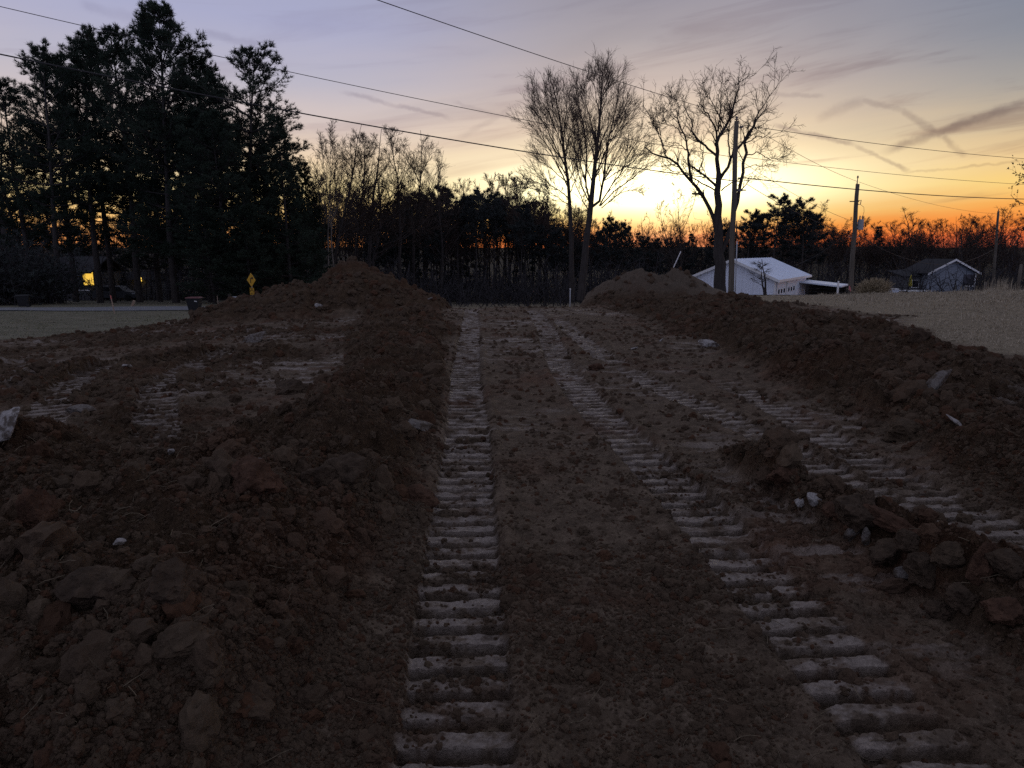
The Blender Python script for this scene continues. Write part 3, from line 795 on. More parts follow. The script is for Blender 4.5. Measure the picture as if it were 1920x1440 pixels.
B_LIMBS = [([(765, 2260), (770, 2100), (775, 1900), (748, 1500), (745, 1300), (755, 1130), (760, 1000)], .40, .15, 0.0),
           ([(748, 1620), (715, 1440), (620, 1230), (520, 1110), (430, 1020), (390, 940), (300, 870), (240, 835), (120, 830), (50, 750)], .20, .05, .10),
           ([(240, 835), (210, 680), (140, 540), (60, 390), (25, 350)], .05, .015), ([(245, 835), (190, 600), (170, 460), (190, 370)], .04, .015),
           ([(490, 1060), (465, 900), (460, 780), (430, 630), (380, 520), (360, 420), (380, 350), (345, 290)], .12, .02), ([(430, 630), (340, 550), (250, 520), (230, 440)], .05, .015),
           ([(725, 1120), (640, 1040), (560, 980), (500, 940)], .11, .07), ([(580, 980), (610, 870), (580, 720), (540, 640)], .06, .02),
           ([(735, 830), (650, 760), (570, 700), (520, 620), (480, 480), (440, 380), (420, 300)], .11, .02),
           ([(760, 1010), (745, 850), (745, 700), (770, 640), (830, 550), (890, 420), (910, 330), (935, 240), (940, 140), (960, 20)], .20, .015),
           ([(745, 700), (740, 600), (690, 490), (610, 370), (570, 300), (590, 210)], .09, .02), ([(740, 600), (770, 500), (770, 330), (750, 240)], .08, .02),
           ([(770, 1060), (850, 930), (870, 850), (960, 740), (1040, 640), (1100, 520), (1150, 400), (1210, 310), (1300, 195)], .14, .015),
           ([(870, 850), (850, 700), (850, 600), (880, 470), (830, 180)], .07, .015),
           ([(770, 1830), (850, 1600), (900, 1440), (960, 1180), (985, 1050), (990, 950), (1020, 830), (1010, 700), (1060, 620)], .19, .11, -.06), ([(1060, 620), (1130, 480), (1200, 400), (1240, 300)], .09, .015),
           ([(785, 1170), (850, 1110), (960, 1050), (1090, 1000)], .06, .015), ([(720, 1165), (620, 1110), (520, 1050), (450, 1000), (300, 980), (200, 880)], .07, .015),
           ([(1020, 830), (1120, 800), (1250, 860), (1360, 880)], .05, .015), ([(1010, 720), (1120, 650), (1230, 660), (1300, 620)], .05, .015), ([(990, 950), (1100, 930), (1250, 940)], .04, .015),
           ([(860, 480), (900, 350), (1000, 250), (1060, 220)], .05, .015), ([(940, 140), (1000, 100), (1060, 75)], .03, .012), ([(850, 600), (760, 420), (680, 300), (620, 170)], .05, .015),
           ([(620, 1215), (560, 1195), (500, 1200)], .07, .06), ([(380, 520), (300, 400), (270, 280)], .04, .015), ([(460, 780), (380, 720), (300, 700), (240, 740)], .04, .015)]
def walnut():
    rng = np.random.default_rng(17)
    Y0 = 42.0
    P0, R0 = limbs_from_trace(B_LIMBS, conv_b, Y0, 14, rng, 0.28, 0.035)
    lens = np.linalg.norm(np.diff(P0, axis=1), axis=2).sum(1)
    per = lens * 3.9
    R0[1:] *= 0.68
    per[0] = 0.0; per[14] = per[14] * .3; per[1] = per[1] * .5
    P1, R1 = spawn(P0, R0, per, 0.22, 1.0, 44, lambda t, L: 0.5 + 0.9 * rng.random(len(t)), 0.45, 0.012, 7, 0.06, 0.085, rng)
    P2, R2 = spawn(P1, R1, 5.6, 0.2, 1.0, 42, lambda t, L: np.clip(L * 0.55, 0.25, 0.8), 0.6, 0.009, 5, 0.06, 0.08, rng)
    P3, R3 = spawn(P2, R2, 2.2, 0.3, 1.0, 42, lambda t, L: np.clip(L * 0.55, 0.15, 0.4), 0.7, 0.008, 3, 0.04, 0.14, rng)
    b = at(1349, 565, Y0); b.z -= 0.2
    return bare_tree('bare_walnut_tree', [(P0, R0, 8), (P1, R1, 4), (P2, R2, 3), (P3, R3, 3)], b, 'bare tree with thick crooked limbs beside the nearest utility pole')
walnut()

# ---- conifers
NEEDLE = material('needles', (0.032, 0.045, 0.030), rough=0.8, spec=0.2, var=0.4, scale=1.2)
NEEDLE_DARK = material('dark needles', (0.040, 0.046, 0.044), rough=0.8, spec=0.2, var=0.4, scale=1.2)

def tufts(C, D, size, rng, blades, width):
    """C centres, D main directions: a few flat blades fanning round each direction"""
    n = len(C)
    C = np.repeat(C, blades, axis=0); D = np.repeat(D, blades, axis=0)
    m = len(C)
    d = unit(D + rng.normal(0, 0.55, (m, 3)))
    s = unit(np.cross(d, rng.normal(0, 1, (m, 3))))
    L = size * rng.uniform(0.6, 1.25, m)[:, None]
    w = width * rng.uniform(0.6, 1.3, m)[:, None]
    V = np.stack([C - s * w, C + s * w, C + d * L], axis=1).reshape(-1, 3)
    return V, [np.arange(m * 3).reshape(m, 3)]

def conifer(name, H, seed, label, group=None, crown0=0.30, width=0.20, step=0.62, per_whorl=5, tuft=0.30, dens=1.0, blades=5, shape='pine', mat=None, r0=0.26, dead=10, lean=(0, 0), tw=0.055):
    rng = np.random.default_rng(seed)
    k = 14
    d = np.array([lean[0], lean[1], 1.0]); p = np.zeros(3); pts = [p]
    for s in range(1, k):
        d = unit(d + rng.normal(0, .022, 3) + np.array([0, 0, .06])); p = p + d * H / (k - 1); pts.append(p)
    P0 = np.array([pts]); R0 = np.array([np.maximum(r0 * (1 - np.linspace(0, 1, k)) ** 0.8, 0.02)])
    zs = []
    z = crown0
    while z < 0.985:
        zs.append(z); z += step / H * rng.uniform(0.6, 1.4) * (1.25 - 0.55 * z)
    S, D, L = [], [], []
    for z in zs:
        f = z * (k - 1); i = min(int(f), k - 2)
        c = P0[0, i] * (1 - (f - i)) + P0[0, i + 1] * (f - i)
        q = (z - crown0) / (1 - crown0)
        if shape == 'pine':       # broad, uneven, open below
            prof = min(1.0, 0.62 + 1.1 * q) * (1 - q ** 2.6) ** 0.7
            tilt = -0.04 + 1.0 * q ** 1.7
        else:
            prof = (1 - q) ** 0.85 + 0.03
            tilt = -0.12 + 0.75 * q
        a0 = rng.uniform(0, 6.28)
        for b in range(per_whorl):
            if rng.random() < 0.14:
                continue
            a = a0 + 6.283 * b / per_whorl + rng.normal(0, .35)
            tl = tilt + rng.normal(0, .07)
            S.append(c); D.append([math.cos(a), math.sin(a), tl]); L.append(H * width * prof * rng.uniform(0.45, 1.2) + 0.25)
    S, D, L = np.array(S), unit(np.array(D)), np.array(L)
    nb = 8
    B = np.empty((len(S), nb, 3)); B[:, 0] = S; p = S.copy(); d = D.copy()
    for s in range(1, nb):
        d = unit(d + rng.normal(0, .07, d.shape) + np.array([0, 0, 0.075 if shape == 'pine' else 0.03]))
        p = p + d * (L / (nb - 1))[:, None]; B[:, s] = p
    RB = (0.014 + 0.014 * L)[:, None] * np.linspace(1, .3, nb)[None]
    per = np.maximum(L * 3.6 * dens, 2)
    B2, R2 = spawn(B, RB, per, 0.22, 1.0, 46, lambda t, l: np.clip(l * 0.36 * (1.15 - t * .7), 0.25, 1.5), 0.5, 0.010, 4, 0.10, 0.10, rng, flat=0.75)
    parts = [tubes(B, RB, 4), tubes(B2, R2, 3)]
    if dead:
        Dp, Dr = spawn(P0, R0 * 0.3, dead, 0.06, crown0 + .1, 85, lambda t, l: 0.6 + 1.6 * rng.random(len(t)), 0.25, 0.014, 5, -0.02, 0.10, rng)
        parts.append(tubes(Dp, Dr, 3))
    # needles sit on the outer part of branches and side shoots
    tt = np.array([0.45, 0.62, 0.78, 0.9, 1.0])
    C, DD = [], []
    for src, ts in ((B2, tt), (B, np.array([0.7, 0.85, 0.95, 1.0]))):
        kk = src.shape[1]
        for t_ in ts:
            f = t_ * (kk - 1); i = min(int(f), kk - 2); w = f - i
            C.append(src[:, i] * (1 - w) + src[:, i + 1] * w); DD.append(unit(src[:, i + 1] - src[:, i]) + np.array([0, 0, .55 if shape == 'pine' else .1]))
    C, DD = np.concatenate(C), unit(np.concatenate(DD))
    C = C + rng.normal(0, .05, C.shape)
    V, F = tufts(C, DD, tuft, rng, blades, tuft * tw)
    t = thing(name, (0, 0, 0), label, 'tree', group)
    Vt, Ft = tubes(P0, R0, 8)
    obj('trunk', mesh_arrays('trunk', Vt, Ft, BARK), t)
    Vb, Fb = merge(parts)
    nb_ = len(Vb)
    me = mesh_arrays('crown', np.concatenate([Vb, V]), [Fb] + [f + nb_ for f in F], BARK, smooth=False)
    me.materials.append(mat or NEEDLE)
    mi = np.ones(len(me.polygons), dtype=np.int32); mi[:len(Fb)] = 0
    me.polygons.foreach_set('material_index', mi)
    obj('crown', me, t)
    return t

def stand(proto, used, u, Y, vtop, H, rz, label, group, vbase=None, tilt=(0, 0), wide=1.0, zoff=0.0):
    """put a tree (or a copy of it) so that its foot is on the ground below photo column u at distance Y and its top reaches row vtop"""
    x = at(u, 560, Y).x
    z0 = lz(x, Y) + zoff
    top = at(u, vtop, Y).z
    s = (top - z0) / H
    if used.setdefault(proto.name, 0) == 0:
        r = proto
        r.location = (x, Y, z0 - 0.1); r.rotation_euler = (tilt[0], tilt[1], rz); r.scale = (s * wide, s * wide, s)
        r['label'] = label
        if group: r['group'] = group
    else:
        r = copy_tree(proto, (x, Y, z0 - 0.1), rz, (s * wide, s * wide, s), label, group, tilt)
    used[proto.name] += 1
    return r
USED = {}
G_PINE = 'tall pines across the road'
wp = [conifer('white_pine', 23, 100 + i, 'x', None, crown0=c0, width=w, dens=dn, dead=14, lean=ln, step=st_, blades=9, tuft=.36)
      for i, (c0, w, dn, ln, st_) in enumerate([(.18, .20, 1.5, (0, 0), .80), (.30, .205, 1.3, (-.05, 0), 1.15), (.32, .19, 1.3, (.03, 0), 1.2), (.22, .17, 1.4, (0, .02), .95)])]
PINES = [  # prototype, column, distance, top row, turn, width, label
    (0, 330, 60, 6, 0.4, 1.05, 'tallest and densest pine in the middle of the roadside pine cluster'),
    (1, 112, 61, 92, 2.0, 1.0, 'leftmost tall pine of the roadside cluster, with long ragged side branches'),
    (2, 188, 63, 56, 1.0, 1.0, 'thin crowned pine second from the left in the roadside cluster'),
    (1, 212, 66, 52, 4.4, .9, 'pine with bare lower trunk left of the tallest roadside pine'),
    (1, 66, 64, 150, 5.0, 1.1, 'ragged pine in the gap left of the leftmost tall pine'),
    (3, 142, 67, 105, 0.7, 1.1, 'pine close behind the leftmost tall pine, filling its right side'),
    (3, 262, 64, 48, 2.9, 1.05, 'dense pine touching the left side of the tallest roadside pine'),
    (3, 395, 63, 100, 0.9, 1.05, 'shorter dense pine touching the right side of the tallest roadside pine'),
    (3, 428, 61, 138, 4.1, 1.1, 'pine rising between the shorter dense pine and the narrow spiky one'),
    (2, 462, 60, 88, 5.2, 1.1, 'narrow pine with spiky top at the right of the roadside cluster'),
    (0, 430, 57, 215, 3.6, 1.25, 'low broad pine in front of the right half of the roadside cluster'),
    (0, 300, 70, 190, 5.5, 1.3, 'broad pine deep behind the roadside cluster'),
    (2, 60, 66, 235, 3.0, 1.2, 'short pine at the left edge, below the leftmost tall pine'),
    (3, 505, 66, 190, 1.7, 1.1, 'pine half hidden between the roadside cluster and the spruce'),
]
for i, u, Y, vt, rz, wd, lb in PINES:
    stand(wp[i], USED, u, Y, vt, 23.0, rz, lb, G_PINE, wide=wd * 1.12)
sp = conifer('spruce_tree', 17, 120, 'x', None, crown0=.08, width=.19, step=.42, per_whorl=6, tuft=.30, dens=1.4, blades=8, shape='spruce', dead=0, r0=.2)
stand(sp, USED, 548, 58, 212, 17.0, 0.3, 'dense dark spruce at the right end of the roadside pines', None)
for (u, Y, vt, wd, lb) in ((402, 55, 372, 1.5, 'low dense spruce in front of the tallest roadside pine'), (470, 56, 330, 1.25, 'dense spruce behind the yellow sign'), (572, 60, 322, 1.2, 'spruce filling the gap right of the dense dark spruce'), (505, 62, 262, 1.1, 'tall spruce between the narrow pine and the dense dark spruce')):
    stand(sp, USED, u, Y, vt, 17.0, u * .1, lb, None, wide=wd)
stand(sp, USED, 592, 66, 300, 17.0, 2.3, 'smaller spruce behind the right flank of the dense dark spruce', None)

# ---- the wood behind: bare trees
G_BARE = 'bare trees at the edge of the wood'
bt = [grown_tree('bare_tree', 18, 200, 'x', spread=38, first=.30, n1=26, r0=.20, forks=1), grown_tree('bare_tree', 18, 201, 'x', spread=44, first=.25, n1=24, r0=.20, forks=2),
      grown_tree('bare_tree', 18, 202, 'x', spread=34, first=.35, n1=24, r0=.17, forks=1), grown_tree('bare_tree', 18, 203, 'x', spread=40, first=.22, n1=22, r0=.19, forks=2, fine=.9)]
BARE = [(2, 622, 74, 222, 0.2, 1.0, 'thin bare tree with the highest twigs right of the spruce'), (1, 690, 78, 238, 1.4, 1.1, 'spreading bare tree with forked dark trunk behind the dirt pile peak'),
        (0, 668, 82, 252, 2.2, 1.0, 'bare tree with arching limbs left of the forked dark trunk'), (0, 752, 80, 238, 4.0, 1.0, 'upright bare tree, tallest of those right of the forked trunk'),
        (2, 778, 84, 246, 5.1, 1.0, 'slender bare tree beside the tallest right of the forked trunk'), (3, 828, 88, 272, 0.5, .8, 'small bare tree standing apart above the dark pines, left of the glow'),
        (1, 20, 84, 190, 3.0, 1.0, 'pale bare tree at the left edge of the picture behind the pines'),
        (3, 1280, 84, 338, 1.9, .7, 'slight bare tree between the tall trees, in front of the sunset glow'),
        (0, 955, 118, 332, 2.8, 1.1, 'faint bare tree above the middle of the dark wood')]
for i, u, Y, vt, rz, wd, lb in BARE:
    stand(bt[i], USED, u, Y, vt, 18.0, rz, lb, G_BARE, wide=wd * 1.15)
# two pale slim trunks in front of the wood
birch = grown_tree('birch_tree', 15, 210, 'x', spread=26, first=.42, n1=18, r0=.10, mats=(BARK_PALE, TWIG), fine=.8)
stand(birch, USED, 618, 62, 262, 15.0, 0.0, 'slim pale birch trunk behind the left dirt pile, left of a pair', None, wide=.9)
stand(birch, USED, 632, 64, 240, 15.0, 2.0, 'slim pale birch trunk behind the left dirt pile, right of a pair', None, wide=.9)

# ------------------------------------------------------------------ the wood in the distance
rngw = random.Random(5)
fb = [grown_tree('wood_tree', 16, 300 + i, 'x', spread=34, first=.22, n1=22, r0=.16, fine=.9, deep=False, rmin=.022, forks=1 + (i % 2)) for i in range(4)]
fp = [conifer('wood_pine', 15, 310 + i, 'x', None, crown0=(.62, .42, .12)[i], width=.15, step=.75, per_whorl=5, tuft=.48, dens=.8, blades=7, tw=.075, shape='pine' if i < 2 else 'spruce', mat=NEEDLE_DARK, dead=8, r0=.16) for i in range(3)]
L_FP = 'dark pine crowded into the shadowed wood behind the dirt road'
L_FB = 'bare tree crowded into the shadowed wood behind the dirt road'
def skyline(u, pts):
    return float(np.interp(u, [p[0] for p in pts], [p[1] for p in pts]))
PINE_TOP = [(690, 420), (720, 378), (760, 362), (800, 358), (840, 350), (880, 352), (930, 360), (980, 372), (1020, 398), (1060, 405), (1100, 415), (1150, 408), (1200, 420), (1240, 432), (1300, 432), (1345, 430)]
for k in range(50):
    u = 690 + (1345 - 690) * (k + rngw.random()) / 50
    row = k % 3
    Y = 90 + 14 * row + rngw.uniform(-4, 4)
    vt = skyline(u, PINE_TOP) + rngw.uniform(-4, 34) + (10 if row == 0 else 0)
    stand(fp[(0 if 850 < u < 1030 else 1) if rngw.random() < .85 else 2], USED, u, Y, vt, 15.0, rngw.uniform(0, 6.28), L_FP, 'dark pines of the wood', wide=rngw.uniform(.9, 1.4))
BARE_TOP = [(560, 340), (640, 330), (720, 340), (800, 345), (850, 350), (900, 345), (940, 335), (980, 340), (1020, 345), (1080, 375), (1150, 395), (1210, 415), (1300, 400), (1345, 400)]
for k in range(76):
    u = 585 + (1345 - 585) * (k + rngw.random()) / 76
    Y = 108 + rngw.uniform(-16, 22)
    vt = skyline(u, BARE_TOP) + rngw.uniform(-16, 36)
    stand(fb[rngw.randrange(4)], USED, u, Y, vt, 16.0, rngw.uniform(0, 6.28), L_FB, 'bare trees of the wood', wide=rngw.uniform(.8, 1.15))
# behind the pines on the left
for k in range(26):
    u = -60 + 650 * (k + rngw.random()) / 26
    Y = 92 + rngw.uniform(-8, 25)
    stand(fb[rngw.randrange(4)], USED, u, Y, rngw.uniform(330, 430), 16.0, rngw.uniform(0, 6.28), 'bare tree in the dark thicket behind the roadside pines', 'bare trees behind the pines', wide=rngw.uniform(.9, 1.3))
for k in range(24):
    u = -60 + 660 * (k + rngw.random()) / 24
    stand(fp[rngw.randrange(3)], USED, u, 88 + rngw.uniform(-6, 16), rngw.uniform(392, 462), 15.0, rngw.uniform(0, 6.28), 'dark pine in the thicket behind the roadside pines', 'dark pines behind the roadside pines', wide=rngw.uniform(1.2, 1.7))
# right of the crooked tree, behind the white barn: pines, then a long line of bare trees
for (u, Y, vt, i, wd) in ((1398, 88, 398, 0, 1.2), (1420, 92, 402, 1, 1.2), (1446, 86, 370, 0, 1.25), (1470, 90, 388, 1, 1.3), (1498, 88, 376, 0, 1.2), (1516, 93, 402, 1, 1.2), (1365, 92, 420, 1, 1.2), (1636, 120, 425, 2, 1.1)):
    stand(fp[i], USED, u, Y, vt, 15.0, rngw.uniform(0, 6.28), 'single dark conifer poking above the bare trees right of the transformer pole' if u == 1636 else 'dark pine in the clump behind the white barn', None if u == 1636 else 'pines behind the white barn', wide=wd)
RIGHT_TOP = [(1345, 400), (1400, 405), (1450, 385), (1500, 372), (1540, 395), (1600, 405), (1640, 425), (1680, 410), (1700, 395), (1740, 420), (1780, 402), (1820, 400), (1850, 380), (1880, 420), (1960, 450)]
for k in range(64):
    u = 1350 + 560 * (k + rngw.random()) / 64
    Y = 128 + rngw.uniform(-16, 30)
    vt = skyline(u, RIGHT_TOP) + rngw.uniform(0, 34)
    stand(fb[rngw.randrange(4)], USED, u, Y, vt, 16.0, rngw.uniform(0, 6.28), 'bare tree in the far row along the orange horizon on the right', 'bare trees along the right horizon', wide=rngw.uniform(1.0, 1.5))
for (u, vt, lb) in ((1702, 388, 'fan shaped bare tree rising above its row, midway between transformer pole and far pole'), (1848, 378, 'wide bare tree with many upright stems just left of the far pole'), (1795, 402, 'rounded bare tree behind the roof of the grey house')):
    stand(bt[3], USED, u, 118, vt, 18.0, rngw.uniform(0, 6.28), lb, None, wide=1.5)

# undergrowth at the foot of the wood: one tangle nobody could count
BRUSH = material('dark brush', (0.044, 0.041, 0.044), rough=0.9, spec=0.1, var=0.35, scale=1.0)
def thicket():
    rng = np.random.default_rng(77)
    P, R = [], []
    n = 4600
    u = rng.uniform(-80, 1990, n); Y = rng.uniform(64, 128, n)
    keep = ~((u > 1240) & (Y < 84)) & ~((u < 600) & (Y < 74))
    u, Y = u[keep], Y[keep]
    x = (u - 960) / FPX * Y * math.cos(PITCH)
    z = land(x, Y)
    n = len(x); k = 4
    L = rng.uniform(1.8, 5.2, n) * np.where(u < 620, 1.35, 1.0)
    p = np.stack([x, Y, z - .1], axis=1); d = unit(np.stack([rng.normal(0, .55, n), rng.normal(0, .55, n), np.ones(n)], axis=1))
    out = np.empty((n, k, 3)); out[:, 0] = p
    for s in range(1, k):
        d = unit(d + rng.normal(0, .10, (n, 3))); p = p + d * (L / (k - 1))[:, None]; out[:, s] = p
    R0 = (0.030 + 0.006 * L)[:, None] * np.linspace(1, .35, k)[None]
    P1, R1 = spawn(out, R0, 3.4, .1, 1.0, 58, lambda t, l: l * .36 * (1.2 - .6 * t), .6, .034, 3, .06, .12, rng)
    V, F = merge([tubes(out, R0, 3), tubes(P1, R1, 3)])
    o = obj('undergrowth', mesh_arrays('undergrowth', V, F, BRUSH))
    tag(o, 'dark tangle of bare brush and saplings along the foot of the wood', 'undergrowth', kind='stuff')
thicket()

# ------------------------------------------------------------------ road on the left
ASPHALT = material('asphalt', (0.150, 0.155, 0.168), rough=0.75, spec=0.35, var=0.25, scale=9.0, bump=0.3, bump_scale=90.0)
def build_road():
    cl = [(-75, 27.5), (-60, 29.5), (-45, 32.5), (-34, 35.8), (-26, 38.6), (-18, 40.6), (-10, 42.0), (-2, 42.8), (10, 43.2), (18, 43.6)]
    P = []
    for i in range(len(cl) - 1):
        for k in range(12):
            t = k / 12.0
            P.append((cl[i][0] * (1 - t) + cl[i + 1][0] * t, cl[i][1] * (1 - t) + cl[i + 1][1] * t))
    P = np.array(P)
    for _ in range(6):
        P[1:-1] = (P[:-2] + 2 * P[1:-1] + P[2:]) / 4
    T = unit(np.gradient(P, axis=0)); Nn = np.stack([-T[:, 1], T[:, 0]], axis=1)
    offs = np.linspace(-3.4, 3.4, 9)
    V = (P[:, None, :] + Nn[:, None, :] * offs[None, :, None]).reshape(-1, 2)
    z = land(V[:, 0], V[:, 1]) + 0.035
    V = np.concatenate([V, z[:, None]], axis=1)
    n, k = len(P), len(offs)
    i = np.arange(n * k).reshape(n, k)
    F = np.stack([i[:-1, :-1].ravel(), i[1:, :-1].ravel(), i[1:, 1:].ravel(), i[:-1, 1:].ravel()], axis=1)
    o = obj('road', mesh_arrays('road', V, F, ASPHALT))
    return tag(o, kind='structure')
build_road()

# ------------------------------------------------------------------ utility poles and their lines
POLE_WOOD = material('weathered pole wood', (0.115, 0.098, 0.080), rough=0.85, spec=0.2, var=0.35, scale=2.0, bump=0.4, bump_scale=16, stretch=(6, 6, .4))
GREY_METAL = material('galvanised metal', (0.30, 0.31, 0.33), rough=0.5, spec=0.5, var=0.15, scale=5.0, metallic=0.3)
CONDUIT = material('pale plastic conduit', (0.38, 0.40, 0.43), rough=0.5, spec=0.5, var=0.1, scale=5.0)
CERAMIC = material('insulator porcelain', (0.12, 0.10, 0.09), rough=0.3, spec=0.5, var=0.1)
CABLE = material('black cable', (0.030, 0.028, 0.028), rough=0.6, spec=0.3, var=0.1)
PINK = material('faded pink tape', (0.62, 0.22, 0.22), rough=0.7, spec=0.2, var=0.2, scale=30)

def pole(foot, top, r0, r1, label):
    foot, top = Vector(foot), Vector(top)
    t = thing('utility_pole', foot, label, 'utility pole')
    d = top - foot
    pts = [d * (i / 10) + Vector((0.02 * math.sin(i * 1.3), 0, 0)) for i in range(11)]
    MB().tube(pts, [r0 + (r1 - r0) * i / 10 for i in range(11)], 12).build('shaft', POLE_WOOD, t, smooth=True)
    return t, d
def insulator(t, p, axis=Vector((0, 0, 1)), s=1.0):
    m = MB()
    axis = axis.normalized()
    prof = [(0, .02), (.04, .022), (.045, .06), (.075, .06), (.085, .035), (.12, .05), (.15, .05), (.17, .025), (.19, .02)]
    m.tube([p + axis * a * s for a, _ in prof], [r * s for _, r in prof], 8)
    return m.build('insulator', CERAMIC, t, smooth=True)

PA_F = at(1370, 556, 39.0); PA_F.z -= 0.5
PA_T = at(1381, 227, 39.0)
pa, da = pole(PA_F, PA_T, .16, .115, 'nearest and tallest utility pole, standing beside the crooked bare tree')
insulator(pa, da + Vector((.0, 0, 0)), s=1.3)
insulator(pa, da + Vector((.13, -.05, -.32)), Vector((1, 0, .15)), s=1.3)
insulator(pa, da * .70 + Vector((.15, -.02, 0)), Vector((1, 0, 0)), 1.0)
insulator(pa, da * .635 + Vector((.14, -.02, 0)), Vector((1, 0, 0)), 1.0)
bxm = MB()
bxm.box((.13, -.12, -.14), (.42, .06, -.02), Matrix.Translation(da * .645))
bxm.box((.42, -.07, -.11), (.62, .02, -.05), Matrix.Translation(da * .645))
bxm.build('cable_clamp', CERAMIC, pa)
cd = [da * f + Vector((.20, -.16, 0)) for f in (0.06, .15, .25, .36)]
MB().tube(cd, .032, 8).build('conduit', CONDUIT, pa, smooth=True)
MB().tube([da * f + Vector((.16, -.14, 0)) for f in (.36, .42, .47)], .03, 8).build('riser_cable', CABLE, pa, smooth=True)

PB_F = at(1594, 556, 60.0); PB_F.z -= 0.4
PB_T = at(1608, 345, 60.0)
pb, db = pole(PB_F, PB_T, .21, .15, 'leaning utility pole carrying a grey transformer, right of the white barn')
MB().tube([db + Vector((-.05, 0, -.1)), db + Vector((-.03, 0, .45))], [.05, .03], 6).build('pole_top_pin', CERAMIC, pb)
insulator(pb, db + Vector((-.03, 0, .40)), s=1.4)
tr = MB()
c0 = db * .66 + Vector((.42, -.1, 0))
tr.tube([c0 + Vector((0, 0, z)) for z in (-.42, -.40, .36, .42)], [.22, .235, .235, .22], 16)
tm = tr.build('transformer', GREY_METAL, pb, smooth=False)
MB().box((-.32, -.05, .1), (-.2, .05, .2), Matrix.Translation(c0)).box((-.32, -.05, -.25), (-.2, .05, -.15), Matrix.Translation(c0)).build('bracket', GREY_METAL, tm)
for dx in (-.10, .12):
    m = MB(); q = c0 + Vector((dx, 0, .42))
    m.tube([q, q + Vector((0, 0, .06)), q + Vector((0, 0, .10)), q + Vector((0, 0, .2)), q + Vector((0, 0, .3))], [.05, .06, .04, .055, .03], 8)
    m.build('bushing', CERAMIC, tm, smooth=True)
MB().tube([db * .86 + Vector((.14, -.05, 0)), db * .86 + Vector((.36, -.05, .05)), db * .86 + Vector((.32, -.05, -.3)), db * .86 + Vector((.14, -.05, -.28))], .035, 6).build('cutout_fuse', CERAMIC, pb)
MB().tube([db * .83 + Vector((.3, -.05, 0)), db * .82 + Vector((.62, -.05, -.12)), db * .78 + Vector((.66, -.05, -.1)), c0 + Vector((.12, 0, .7))], .014, 5).build('lead_wire', CABLE, pb)
MB().box((-.55, -.04, -.04), (.2, .04, .04), Matrix.Translation(db * .855)).build('arm', POLE_WOOD, pb)
for dx in (-.45, .42):
    insulator(pb, db * .555 + Vector((dx, -.05, 0)), Vector((0, 0, 1)), .9)
MB().box((-.5, -.02, -.03), (.48, .02, .0), Matrix.Translation(db * .555)).build('crossbar', GREY_METAL, pb)
MB().tube([Vector((-.20, -.18, .95)), Vector((-.22, -.2, 1.3)), Vector((-.16, -.2, 1.1)), Vector((-.10, -.2, .85))], .05, 5).build('flagging_tape', PINK, pb)

PC_F = at(1862, 545, 88.0); PC_F.z -= 1.0
PC_T = at(1872, 396, 88.0)
pc, dc = pole(PC_F, PC_T, .18, .13, 'smallest utility pole, far off at the right beyond the grey house')
insulator(pc, dc, s=1.3)

def line(p0, p1, sag, r, label, n=26):
    p0, p1 = Vector(p0), Vector(p1)
    pts = []
    for i in range(n + 1):
        t = i / n
        p = p0.lerp(p1, t); p.z -= sag * 4 * t * (1 - t); pts.append(p)
    o = MB().tube([p - p0 for p in pts], r, 6).build('power_line', CABLE, None, smooth=True, loc=p0)
    return tag(o, label, 'power line', 'overhead lines')
line(PA_T + Vector((.0, 0, .2)), at(560, -52, 17.0), .12, .011, 'overhead line rising from the nearest pole top to the upper middle of the picture')
line(at(1383, 296, 39.0), at(-260, -50, 27.0), .35, .013, 'upper of the two long lines crossing from the left edge behind the pine tops')
line(at(1392, 341, 39.0), at(-260, 47, 24.0), .40, .024, 'thick lower cable running from the left edge across the pines to the nearest pole')
line(at(1390, 234, 39.0), at(2080, 306, 62.0), .35, .015, 'highest of the lines running right from the nearest pole')
line(at(1384, 293, 39.0), at(2080, 351, 62.0), .35, .012, 'thin middle line of the three running right from the nearest pole')
line(at(1392, 333, 39.0), at(2080, 372, 62.0), .45, .026, 'thick lowest cable running right from the nearest pole past the transformer pole')
line(at(1386, 222, 39.0), at(1607, 340, 60.0), .25, .012, 'thin line slanting from the nearest pole top down to the transformer pole top')
line(at(1387, 300, 39.0), at(1600, 415, 60.0), .3, .012, 'thin line slanting from the nearest pole to the middle of the transformer pole')
line(at(1400, 345, 39.0), at(1599, 437, 60.0), .35, .016, 'twisted cable dropping from the clamp on the nearest pole to the transformer pole')
line(at(1612, 443, 60.0), at(1866, 466, 88.0), 2.1, .024, 'deeply sagging cable from the transformer pole towards the far pole')
line(at(1597, 430, 60.0), at(1489, 498, 66.0), .35, .020, 'short cable dropping from the transformer pole to the white barn roof')
line(at(1610, 341, 60.0), at(1871, 401, 88.0), .5, .011, 'faint line from the transformer pole top down to the far pole')

# ------------------------------------------------------------------ white barn
WHITE_METAL = material('white painted siding', (0.80, 0.85, 0.95), rough=0.55, spec=0.35, var=0.05, scale=1.5)
WHITE_ROOF = material('pale metal roofing', (0.76, 0.83, 0.95), rough=0.40, spec=0.5, var=0.06, scale=1.0)
WHITE_TRIM = material('white trim paint', (0.80, 0.80, 0.80), rough=0.5, spec=0.4, var=0.04, scale=3.0)
DOOR_WHITE = material('garage door paint', (0.74, 0.80, 0.90), rough=0.5, spec=0.4, var=0.04, scale=3.0)
GLASS = material('dark window glass', (0.010, 0.012, 0.016), rough=0.08, spec=0.6, var=0.1)
DARK_WOOD = material('dark stained timber', (0.040, 0.033, 0.028), rough=0.8, spec=0.2, var=0.3)

